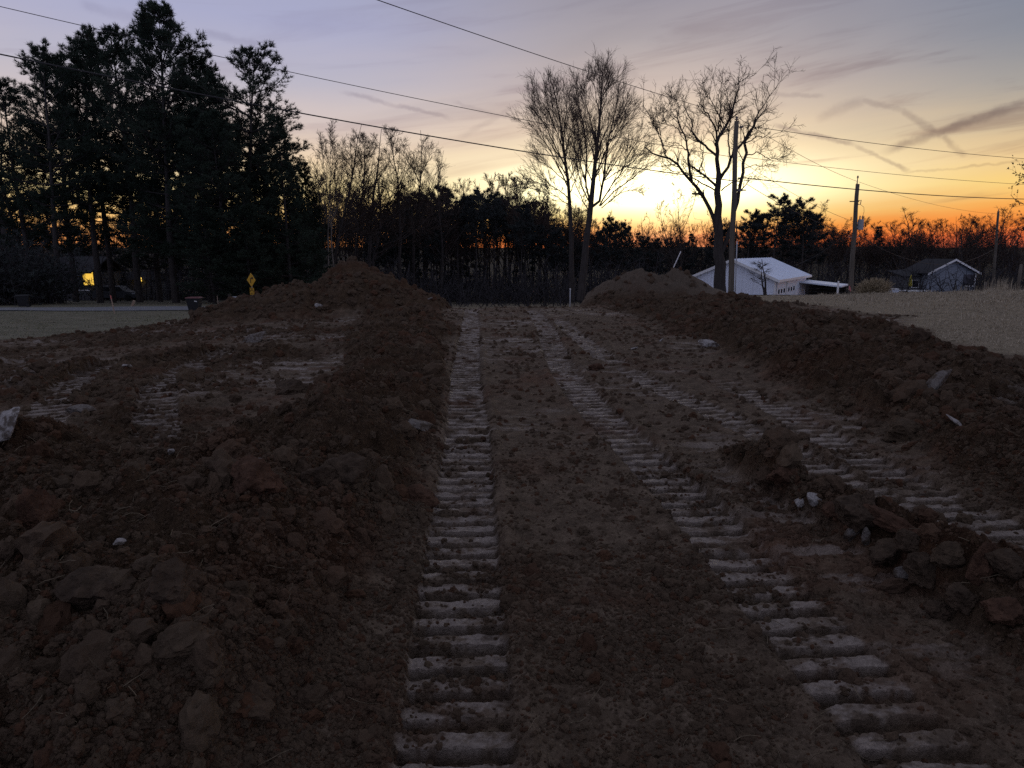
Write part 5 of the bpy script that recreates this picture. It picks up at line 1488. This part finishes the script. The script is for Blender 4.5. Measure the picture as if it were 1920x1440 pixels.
SLAB = dict(cuts=12, rough=.05, sub=4, cutmin=.42)
lay('stone', 455, 888, (.12, .045, .030), STONE, 'white flaky stone lying on a clod on the left heap', 'stone', 1, (.35, -.45, .5), .1, **SLAB)
lay('stone', 12, 812, (.20, .15, .06), STONE, 'large white slab poking out at the left picture edge', 'stone', 2, (.6, -.7, .2), .15, **SLAB)
lay('stone', 1330, 650, (.19, .15, .06), STONE, 'bright white slab on the right heap below the barn', 'stone', 3, (.45, .05, .2), .1, **SLAB)
lay('stone', 1500, 952, (.055, .045, .035), STONE, 'small white stone, left of a pair at the end of the clod row', 'stone', 4, (.5, .2, .2), .2, **SLAB)
lay('stone', 1524, 945, (.070, .05, .04), STONE, 'small white stone, right of a pair at the end of the clod row', 'stone', 5, (.4, -.3, .9), .2, **SLAB)
lay('stone', 1597, 1016, (.050, .040, .06), STONE_GREY, 'grey stone standing against the big clod between the tracks', 'stone', 6, (.2, .4, .3), .2, **SLAB)
lay('stone', 1622, 1022, (.035, .030, .06), STONE_GREY, 'narrow upright stone beside the grey stone between the tracks', 'stone', 7, (.1, -.3, .3), .2, **SLAB)
lay('stone', 1700, 1090, (.085, .06, .06), STONE_GREY, 'cracked pale stone below the row of clods on the right', 'stone', 8, (.2, .1, .4), .25, **SLAB)
lay('stone', 1757, 728, (.26, .08, .07), STONE_GREY, 'long pointed grey slab tilted up on the right heap', 'stone', 9, (.5, -.60, .35), .2, **SLAB)
lay('stone', 1790, 800, (.030, .11, .020), STONE, 'thin white sliver of stone on the right heap', 'stone', 10, (.5, .2, .55), .0, **SLAB)
lay('stone', 478, 640, (.34, .22, .10), STONE_GREY, 'flat grey rock at the foot of the left dirt pile', 'stone', 11, (.25, -.3, .2), .2, **SLAB)
lay('stone', 597, 577, (.16, .12, .06), STONE, 'small white stone on the left dirt pile', 'stone', 12, (.5, 0, .2), .2, **SLAB)
lay('stone', 224, 1020, (.035, .022, .012), STONE, 'tiny pale chip of stone in the left foreground heap', 'stone', 13, (.3, 0, .2), .2, **SLAB)
lay('stone', 785, 805, (.15, .10, .06), STONE_GREY, 'pale topped stone at the edge of the left track print', 'stone', 14, (.1, .1, .3), .3, **SLAB)
lay('stone', 160, 772, (.20, .10, .05), STONE_GREY, 'low pale stone among the scraped marks on the left', 'stone', 15, (.2, 0, .1), .3, **SLAB)
lay('stone', 320, 855, (.03, .02, .02), STONE, 'little white pebble in the middle of the left heap', 'stone', 16, (0, 0, .1), .2, **SLAB)
lay('stone', 1240, 640, (.06, .02, .02), STONE, 'thin pale splinter left of the bright white slab', 'stone', 17, (.3, -.6, .4), .1, **SLAB)
lay('stone', 805, 562, (.10, .03, .03), STONE, 'small pale splinter on the ridge left of the road crest', 'stone', 18, (.3, -.4, .4), .1, **SLAB)
lay('stone', 1190, 655, (.08, .03, .02), STONE, 'pale sliver at the foot of the right heap near the wheel ruts', 'stone', 19, (.2, -.2, .4), .1, **SLAB)
lay('stone', 240, 690, (.07, .04, .03), STONE, 'white pebble on the scraped ground at the left', 'stone', 20, (0, 0, .4), .1, **SLAB)

lay('dirt_clod', 185, 1120, (.125, .11, .10), CLOD, 'big angular dark clod in the left foreground', 'clod', 31, (.1, .2, .4), .46, cuts=13, rough=.15, cutmin=.5)
lay('dirt_clod', 325, 1105, (.115, .10, .09), CLOD, 'large rounded clod right of the big angular one', 'clod', 32, (.2, .0, .2), .46, cuts=13, rough=.15, cutmin=.5)
lay('dirt_clod', 450, 1120, (.10, .085, .07), CLOD_TAN, 'clod with tan crust, last of three in the left foreground row', 'clod', 33, (.1, .1, .9), .46, cuts=13, rough=.15, cutmin=.5)
lay('dirt_clod', 335, 1225, (.095, .08, .06), CLOD_TAN, 'reddish tan clod below the row of three in the left foreground', 'clod', 34, (.1, -.1, .3), .46, cuts=13, rough=.15, cutmin=.5)
lay('dirt_clod', 480, 915, (.16, .13, .12), CLOD_RED, 'red brown clod carrying the white flaky stone', 'clod', 35, (.1, .3, .3), .46, cuts=13, rough=.15, cutmin=.5)
lay('dirt_clod', 72, 975, (.085, .07, .16), CLOD_RED, 'pointed red clod standing on end near the left edge', 'clod', 36, (.1, .1, .3), .46, cuts=13, rough=.15, cutmin=.5)
lay('dirt_clod', 655, 905, (.17, .16, .15), CLOD, 'steep block of soil on the edge of the left heap', 'clod', 37, (.0, .1, .3), .46, cuts=13, rough=.15, cutmin=.55)
lay('dirt_clod', 790, 935, (.12, .10, .09), CLOD_RED, 'red clod beside the left track print', 'clod', 38, (.2, .1, .3), .46, cuts=13, rough=.15, cutmin=.5)
lay('dirt_clod', 600, 905, (.13, .11, .11), CLOD, 'brown lump left of the steep soil block', 'clod', 39, (.2, .1, .3), .46, cuts=13, rough=.15, cutmin=.5)
lay('dirt_clod', 1605, 975, (.14, .12, .12), CLOD, 'biggest clod in the row between the right track prints', 'clod', 40, (.1, .1, .3), .46, cuts=13, rough=.15, cutmin=.5)
lay('dirt_clod', 1665, 990, (.20, .08, .07), CLOD_RED, 'long slab of soil leaning on the biggest clod of the row', 'clod', 41, (.2, .45, -.5), .46, cuts=13, rough=.15, cutmin=.5)
lay('dirt_clod', 1672, 1040, (.13, .10, .09), CLOD, 'clod just below the long slab of soil on the right', 'clod', 42, (.1, .2, .8), .46, cuts=13, rough=.15, cutmin=.5)
lay('dirt_clod', 1735, 1080, (.11, .10, .09), CLOD, 'round clod right of the cracked pale stone', 'clod', 43, (.1, .1, .3), .46, cuts=13, rough=.15, cutmin=.5)
lay('dirt_clod', 1838, 1065, (.07, .07, .12), CLOD_RED, 'upright reddish clod near the right edge', 'clod', 44, (.1, .15, .3), .46, cuts=13, rough=.15, cutmin=.5)
lay('dirt_clod', 1465, 905, (.13, .10, .08), CLOD_RED, 'reddish clod heading the row between the right track prints', 'clod', 45, (.1, .15, .3), .46, cuts=13, rough=.15, cutmin=.5)
lay('dirt_clod', 1700, 815, (.28, .2, .14), CLOD_TAN, 'broad tan lump on the right heap', 'clod', 46, (.1, .1, .3), .46, cuts=13, rough=.15, cutmin=.5)
lay('dirt_clod', 545, 735, (.24, .2, .13), CLOD, 'dark lump on top of the left heap by the scraped ground', 'clod', 47, (.1, .1, .3), .46, cuts=13, rough=.15, cutmin=.5)
lay('dirt_clod', 1120, 690, (.13, .12, .09), CLOD_RED, 'small clod alone between the two right track prints', 'clod', 48, (.1, .1, .3), .46, cuts=13, rough=.15, cutmin=.5)

for (u, v, sz, mt, sd, lb) in ((1560, 962, (.075, .06, .055), CLOD_RED, 51, 'small reddish clod between the white stone pair and the biggest clod'), (1625, 948, (.08, .07, .06), CLOD, 52, 'clod behind the biggest clod of the row'),
                               (1705, 1035, (.085, .07, .065), CLOD, 53, 'clod at the lower end of the long slab of soil'), (1772, 1045, (.08, .075, .07), CLOD_TAN, 54, 'tan clod right of the round clod in the row'),
                               (1805, 1135, (.09, .075, .07), CLOD, 55, 'dark clod in the lower right below the row of clods'), (1872, 1160, (.10, .085, .08), CLOD_RED, 56, 'red clod at the right picture edge, lowest of its row'),
                               (1755, 1150, (.06, .055, .05), CLOD, 57, 'small dark clod below the cracked pale stone'), (1885, 1075, (.09, .08, .07), CLOD, 58, 'clod at the right picture edge beside the upright reddish one')):
    lay('dirt_clod', u, v, sz, mt, lb, 'clod', sd, (.1, .2, sd * .7), .38, cuts=12, rough=.14, cutmin=.5)

# crumbs too many to count: instances of a few lump shapes scattered over the loose soil
def crumbs():
    rng = np.random.default_rng(9)
    got = []
    for (n, y0, y1, base0, base1, share, power) in ((190000, 1.6, 31.0, .0034, .0016, .55, -.40), (330000, 1.6, 5.8, .0022, .0009, .80, -.30)):
        y = y0 * (y1 / y0) ** rng.random(n)
        x = rng.uniform(-1, 1, n) * (1.0 + 0.76 * y)
        z, soil, press, rough, pale = site(x, y, land(x, y))
        pr = soil * np.clip(rough * 1.25 - press * .7, 0.03, 1)
        lump = fbm(x, y, .55, 4, 201, .6)
        pr = pr * np.clip(0.60 + 2.0 * lump, .15, 1.3) * np.where(pale > .4, .25, 1)
        keep = rng.random(n) < pr * share
        x, y, z, rough = x[keep], y[keep], z[keep], rough[keep]
        r = (base0 + base1 * y) * (1 - rng.random(len(x)) * 0.9985) ** power
        r = np.minimum(r, (0.014 + 0.13 * rough) * rng.uniform(.6, 1.1, len(x)))
        got.append((x, y, z, r))
    x, y, z, r = [np.concatenate([g[i] for g in got]) for i in range(4)]
    n = len(x)
    P = np.stack([x, y, z - r * 0.10], axis=1)
    me = bpy.data.meshes.new('soil_crumbs')
    me.vertices.add(n); me.vertices.foreach_set('co', P.astype(np.float32).ravel())
    S = (r[:, None] * rng.uniform(.6, 1.4, (n, 3))).astype(np.float32)
    E = rng.uniform(0, 6.28, (n, 3)).astype(np.float32)
    for nm, arr in (('crumb_scale', S), ('crumb_turn', E)):
        a = me.attributes.new(nm, 'FLOAT_VECTOR', 'POINT'); a.data.foreach_set('vector', arr.ravel())
    o = obj('soil_crumbs', me)
    tag(o, 'loose crumbs and lumps of dug soil over the heaps', 'soil', kind='stuff')
    gt = bpy.data.node_groups.new('scatter crumbs', 'GeometryNodeTree')
    gt.interface.new_socket('Geometry', in_out='INPUT', socket_type='NodeSocketGeometry')
    gt.interface.new_socket('Geometry', in_out='OUTPUT', socket_type='NodeSocketGeometry')
    N, Lk = gt.nodes, gt.links
    gi, go = N.new('NodeGroupInput'), N.new('NodeGroupOutput')
    joined = N.new('GeometryNodeJoinGeometry')
    for k in range(5):
        ico = N.new('GeometryNodeMeshIcoSphere'); ico.inputs['Subdivisions'].default_value = 3; ico.inputs['Radius'].default_value = 1.0
        pos = N.new('GeometryNodeInputPosition')
        add = N.new('ShaderNodeVectorMath'); add.operation = 'ADD'; add.inputs[1].default_value = (k * 13.7, k * 5.1, -k * 7.3)
        Lk.new(pos.outputs[0], add.inputs[0])
        nz = N.new('ShaderNodeTexNoise'); nz.inputs['Scale'].default_value = 1.6; nz.inputs['Detail'].default_value = 4.0; nz.inputs['Roughness'].default_value = .62
        Lk.new(add.outputs[0], nz.inputs['Vector'])
        mr = N.new('ShaderNodeMapRange'); mr.inputs['From Min'].default_value = .2; mr.inputs['From Max'].default_value = .8; mr.inputs['To Min'].default_value = .50; mr.inputs['To Max'].default_value = 1.42
        Lk.new(nz.outputs[0], mr.inputs['Value'])
        sc = N.new('ShaderNodeVectorMath'); sc.operation = 'SCALE'
        Lk.new(pos.outputs[0], sc.inputs[0]); Lk.new(mr.outputs[0], sc.inputs['Scale'])
        sp_ = N.new('GeometryNodeSetPosition'); Lk.new(ico.outputs['Mesh'], sp_.inputs['Geometry']); Lk.new(sc.outputs[0], sp_.inputs['Position'])
        sm = N.new('GeometryNodeSetMaterial'); sm.inputs['Material'].default_value = (CRUMB, CRUMB, CRUMB_RED, CRUMB_TAN, CRUMB)[k]
        Lk.new(sp_.outputs[0], sm.inputs['Geometry'])
        g2i = N.new('GeometryNodeGeometryToInstance'); Lk.new(sm.outputs[0], g2i.inputs[0])
        Lk.new(g2i.outputs[0], joined.inputs[0])
    iop = N.new('GeometryNodeInstanceOnPoints')
    Lk.new(gi.outputs[0], iop.inputs['Points']); Lk.new(joined.outputs[0], iop.inputs['Instance'])
    iop.inputs['Pick Instance'].default_value = True
    at_s = N.new('GeometryNodeInputNamedAttribute'); at_s.data_type = 'FLOAT_VECTOR'; at_s.inputs['Name'].default_value = 'crumb_scale'
    at_r = N.new('GeometryNodeInputNamedAttribute'); at_r.data_type = 'FLOAT_VECTOR'; at_r.inputs['Name'].default_value = 'crumb_turn'
    e2r = N.new('FunctionNodeEulerToRotation')
    Lk.new(at_r.outputs[0], e2r.inputs[0]); Lk.new(e2r.outputs[0], iop.inputs['Rotation'])
    Lk.new(at_s.outputs[0], iop.inputs['Scale'])
    Lk.new(iop.outputs[0], go.inputs[0])
    md = o.modifiers.new('scatter', 'NODES'); md.node_group = gt
def crumb_material(name, c1, c2):
    m = bpy.data.materials.new(name); m.use_nodes = True
    t = m.node_tree; b = t.nodes['Principled BSDF']; N = Nodes(t)
    tc = N.new('ShaderNodeTexCoord'); oi = N.new('ShaderNodeObjectInfo')
    ge = N.new('ShaderNodeNewGeometry')
    n1 = N.noise(ge.outputs['Position'], 45.0, 5.0, .65)
    n2 = N.noise(ge.outputs['Position'], 0.9, 5.0, .6, .5)
    c = N.mix(n1, c1, c2)
    c = N.mix(N.smooth(n2, .50, .68, 0, .7), c, (0.095, 0.054, 0.034, 1))
    c = N.mix(N.smooth(oi.outputs['Random'], .0, 1.0, 0, .35), c, (0.035, 0.025, 0.018, 1))
    t.links.new(c, b.inputs['Base Color'])
    b.inputs['Roughness'].default_value = .95; b.inputs['Specular IOR Level'].default_value = .1
    n3 = N.noise(ge.outputs['Position'], 140.0, 4.0, .65)
    bp = N.new('ShaderNodeBump'); bp.inputs['Strength'].default_value = .8; bp.inputs['Distance'].default_value = .01
    t.links.new(n3, bp.inputs['Height']); t.links.new(bp.outputs[0], b.inputs['Normal'])
    return m
CRUMB = crumb_material('brown crumb', (0.040, 0.026, 0.0165, 1), (0.122, 0.084, 0.056, 1))
CRUMB_RED = crumb_material('red crumb', (0.048, 0.025, 0.0145, 1), (0.112, 0.058, 0.034, 1))
CRUMB_TAN = crumb_material('tan crumb', (0.046, 0.032, 0.020, 1), (0.130, 0.092, 0.062, 1))
crumbs()

def blades(name, x, y, z, h, w, rng, mat, label, cat, lean=.5, segs=2):
    n = len(x)
    a = rng.uniform(0, 6.28, n); d = np.stack([np.cos(a), np.sin(a), np.zeros(n)], 1); s = np.stack([-np.sin(a), np.cos(a), np.zeros(n)], 1)
    p0 = np.stack([x, y, z - .01], 1)
    l = (lean * rng.uniform(.1, 1.3, n) * h)[:, None]
    up = np.array([0, 0, 1.0])
    p1 = p0 + up * (h * .6)[:, None] + d * l * .35; p2 = p0 + up * (h * rng.uniform(.8, 1.0, n))[:, None] + d * l
    ww = (w * rng.uniform(.6, 1.3, n))[:, None]
    V = np.stack([p0 - s * ww, p0 + s * ww, p1 + s * ww * .7, p2, p1 - s * ww * .7], 1).reshape(-1, 3)
    i = np.arange(n)[:, None] * 5
    o = obj(name, mesh_arrays(name, V, [np.concatenate([i, i + 1, i + 2, i + 4], 1), np.concatenate([i + 4, i + 2, i + 3], 1)], mat, smooth=False))
    return tag(o, label, cat, kind='stuff')
DRY = material('dry grass blades', (0.36, 0.305, 0.225), rough=.85, spec=.15, var=.35, scale=1.5)
GREENISH = material('greenish grass blades', (0.19, 0.19, 0.12), rough=.85, spec=.15, var=.35, scale=1.2)
STRAW = material('straw', (0.130, 0.100, 0.065), rough=.8, spec=.2, var=.4, scale=20)
rg = np.random.default_rng(21)
def lawn_points(n, y0, y1, side):
    y = y0 * (y1 / y0) ** rg.random(n)
    if side > 0: x = rg.uniform(.30, .95, n) * y + 2
    else: x = -rg.uniform(.22, .95, n) * y - 2
    m = np.abs(x) < 60; x, y = x[m], y[m]
    z = land(x, y); soil = np.zeros_like(z)
    nr = (y < 31) & (np.abs(x) < 17)
    a = site(x[nr], y[nr], z[nr]); z[nr] = a[0]; soil[nr] = a[1]
    k = (soil < .35) & (rg.random(len(x)) < np.clip(.6 + 1.5 * fbm(x, y, 1.5, 3, 301), .1, 1))
    return x[k], y[k], z[k]
x, y, z = lawn_points(45000, 8.0, 50.0, 1)
blades('grass', x, y, z, rg.uniform(.02, .06, len(x)) * (.8 + .015 * y), .0014 + .0004 * y, rg, DRY, 'short dry tan grass on the field to the right', 'grass', .9)
x, y, z = lawn_points(26000, 9.0, 38.0, -1)
blades('grass', x, y, z, rg.uniform(.02, .06, len(x)) * (.8 + .015 * y), .0014 + .0004 * y, rg, GREENISH, 'short dull green grass on the lawn to the left', 'grass', .9)
# tall dry weeds at the right edge
n = 500
u = np.concatenate([rg.normal(1885, 14, n // 2), rg.uniform(1800, 1940, n - n // 2)]); Y = rg.uniform(44, 54, n)
x = (u - 960) / FPX * Y * math.cos(PITCH); z = land(x, Y)
blades('dry_weeds', x, Y, z, rg.uniform(.3, 1.2, n) * np.where(np.arange(n) < n // 2, 1.0, .55), .012 + 0 * x, rg, DRY, 'tall dry weeds round the fence posts at the right edge', 'weeds', .35)
# coarser tufts standing here and there in the dry field
cx_, cy_ = rg.uniform(7, 30, 420), rg.uniform(11, 44, 420)
ok_ = (cx_ > .33 * cy_ + 3.5) & (cx_ < .85 * cy_ + 1)
cx_, cy_ = cx_[ok_], cy_[ok_]
x = np.repeat(cx_, 14) + rg.normal(0, .09, len(cx_) * 14); y = np.repeat(cy_, 14) + rg.normal(0, .09, len(cx_) * 14)
blades('grass_tufts', x, y, ground_height(x, y), rg.uniform(.06, .20, len(x)), .0016 + .0003 * y, rg, DRY, 'scattered taller tufts in the dry field to the right', 'grass', .7)
# straws, roots and twigs mixed into the soil
def straws():
    n = 2400
    y = 1.5 * (16.0 / 1.5) ** rg.random(n); x = rg.uniform(-1, 1, n) * (1.2 + .75 * y)
    zz, soil, press, rough, pale = site(x, y, land(x, y))
    k = (rg.random(n) < soil * (rough * .9 + .06))
    x, y, z = x[k], y[k], zz[k]; n = len(x)
    a = rg.uniform(0, 6.28, n); L = rg.uniform(.03, .14, n) * (.7 + .06 * y)
    d = np.stack([np.cos(a), np.sin(a), rg.normal(.15, .35, n)], 1)
    P = np.empty((n, 4, 3)); p = np.stack([x, y, z + .012], 1)
    for s in range(4):
        P[:, s] = p; d = unit(d + rg.normal(0, .25, d.shape)); p = p + d * (L / 3)[:, None]
    R = np.repeat((.0009 + .00035 * y)[:, None], 4, 1)
    V, F = tubes(P, R, 3)
    tag(obj('straw', mesh_arrays('straw', V, F, STRAW)), 'loose straws and rootlets mixed into the dug soil', 'straw', kind='stuff')
straws()

# tan ornamental grass clump left of the grey house
def clump():
    g = ground_at(1637, 553, 47.0)
    t = thing('grass_clump', g, 'rounded clump of tan ornamental grass right of the transformer pole', 'plant')
    r = np.random.default_rng(4)
    n = 1500
    d = unit(np.stack([r.normal(0, .55, n), r.normal(0, .55, n), np.abs(r.normal(.8, .35, n))], 1))
    P = np.empty((n, 4, 3)); p = np.stack([r.normal(0, .22, n), r.normal(0, .2, n), np.zeros(n)], 1)
    L = r.uniform(.55, 1.05, n)
    for s in range(4):
        P[:, s] = p; d = unit(d + r.normal(0, .08, d.shape) + np.array([.02, 0, -.05])); p = p + d * (L / 3)[:, None]
    V, F = tubes(P, np.repeat([[.012, .011, .016, .010]], n, 0), 3)
    TAN = material('tan seed heads', (0.36, 0.29, 0.19), rough=.85, spec=.15, var=.3, scale=3)
    obj('stems', mesh_arrays('stems', V, F, TAN), t)
    P2 = P[:, 2:4]; V, F = tufts(P[:, 3], unit(P[:, 3] - P[:, 2]), .16, r, 3, .012)
    obj('leaves', mesh_arrays('leaves', V, F, TAN, smooth=False), t)
clump()

# young bare tree in front of the barn and the leafy twigs at the right picture edge
yt = grown_tree('young_tree', 4.2, 401, 'small young bare tree standing in front of the white barn', r0=.075, spread=62, first=.34, n1=9, fine=.55, rmin=.008, deep=False, forks=2)
g = ground_at(1435, 556, 47.0)
top = at(1436, 484, 47.0).z
yt.location = (g.x, g.y, g.z - .05); s_ = (top - g.z) / 4.2; yt.scale = (s_ * 1.9, s_ * 1.9, s_)
def leafy():
    rng = np.random.default_rng(55)
    Y0 = 30.0
    b = at(2010, 560, Y0); b.z = gz(b.x, Y0) - .1
    trunk = [b, at(2008, 480, Y0), at(2000, 400, Y0), at(1990, 330, Y0), at(1985, 260, Y0)]
    P0 = np.array([resample([tuple(p) for p in trunk], 10, .02, rng)]); R0 = np.array([np.linspace(.10, .03, 10)])
    tr_ = [([(2003, 430), (1960, 440), (1915, 425), (1885, 445)], .03, .008), ([(2003, 400), (1960, 395), (1920, 385), (1895, 365)], .03, .008), ([(1995, 360), (1950, 345), (1915, 330)], .03, .008),
           ([(2004, 450), (1960, 462), (1910, 455), (1890, 462)], .025, .008), ([(1990, 330), (1950, 320), (1918, 318)], .025, .008), ([(2000, 390), (1950, 410), (1905, 420)], .025, .008)]
    P1, R1 = limbs_from_trace(tr_, lambda p: p, Y0, 8, rng, .25, .03)
    P2, R2 = spawn(P1, R1, 8, .3, 1.0, 45, lambda t, L: .25 + .5 * rng.random(len(t)), .5, .005, 5, .02, .12, rng)
    P3, R3 = spawn(P2, R2, 2.5, .3, 1.0, 45, lambda t, L: .12 + .15 * rng.random(len(t)), .6, .004, 3, 0, .1, rng)
    t = bare_tree('leafy_tree', [(P0, R0, 8), (P1, R1, 5), (P2, R2, 3), (P3, R3, 3)], b, 'tree whose twigs with withered leaves reach in at the right edge')
    C = np.concatenate([P2[:, -1], P2[:, 3], P3[:, -1]]); C = C[rng.random(len(C)) < .8] - np.array(b)
    V, F = tufts(C, unit(rng.normal(0, 1, C.shape) - np.array([0, 0, .5])), .09, rng, 3, .028)
    LEAF = material('withered leaves', (0.075, 0.045, 0.028), rough=.8, spec=.2, var=.3, scale=4)
    obj('leaves', mesh_arrays('leaves', V, F, LEAF, smooth=False), t)
leafy()

# dark evergreen bushes at the left edge
def bush(u, Y, v_top, wide, seed, label):
    g = ground_at(u, 560, Y)
    r = np.random.default_rng(seed)
    h = at(u, v_top, Y).z - g.z
    t = thing('bush', g, label, 'bush')
    n = 150; k = 6
    d = unit(np.stack([r.normal(0, .5, n), r.normal(0, .5, n), np.abs(r.normal(.9, .3, n))], 1)); p = np.stack([r.normal(0, wide * .3, n), r.normal(0, wide * .25, n), np.zeros(n)], 1)
    P = np.empty((n, k, 3)); L = h * r.uniform(.5, 1.05, n)
    for s in range(k):
        P[:, s] = p; d = unit(d + r.normal(0, .12, d.shape)); p = p + d * (L / (k - 1))[:, None]
    R = np.repeat([[.03, .026, .022, .018, .014, .010]], n, 0)
    P2, R2 = spawn(P, R, 7, .25, 1, 38, lambda t_, l: l * .3, .6, .014, 3, .02, .1, r)
    V, F = merge([tubes(P, R, 3), tubes(P2, R2, 3)])
    obj('stems', mesh_arrays('stems', V, F, BRUSH), t)
    C = np.concatenate([P2[:, -1], P2[:, 2]]); C = C[r.random(len(C)) < .8]
    V, F = tufts(C, unit(r.normal(0, 1, C.shape) + np.array([0, 0, .4])), .30, r, 5, .04)
    obj('leaves', mesh_arrays('leaves', V, F, NEEDLE_DARK, smooth=False), t)
bush(22, 52, 455, 4.0, 61, 'large dark bush at the left edge below the pines')
bush(75, 58, 478, 3.0, 62, 'dark bush between the large left bush and the lit house')
bush(-40, 50, 440, 4.0, 63, 'dark bush cut off by the left picture edge')
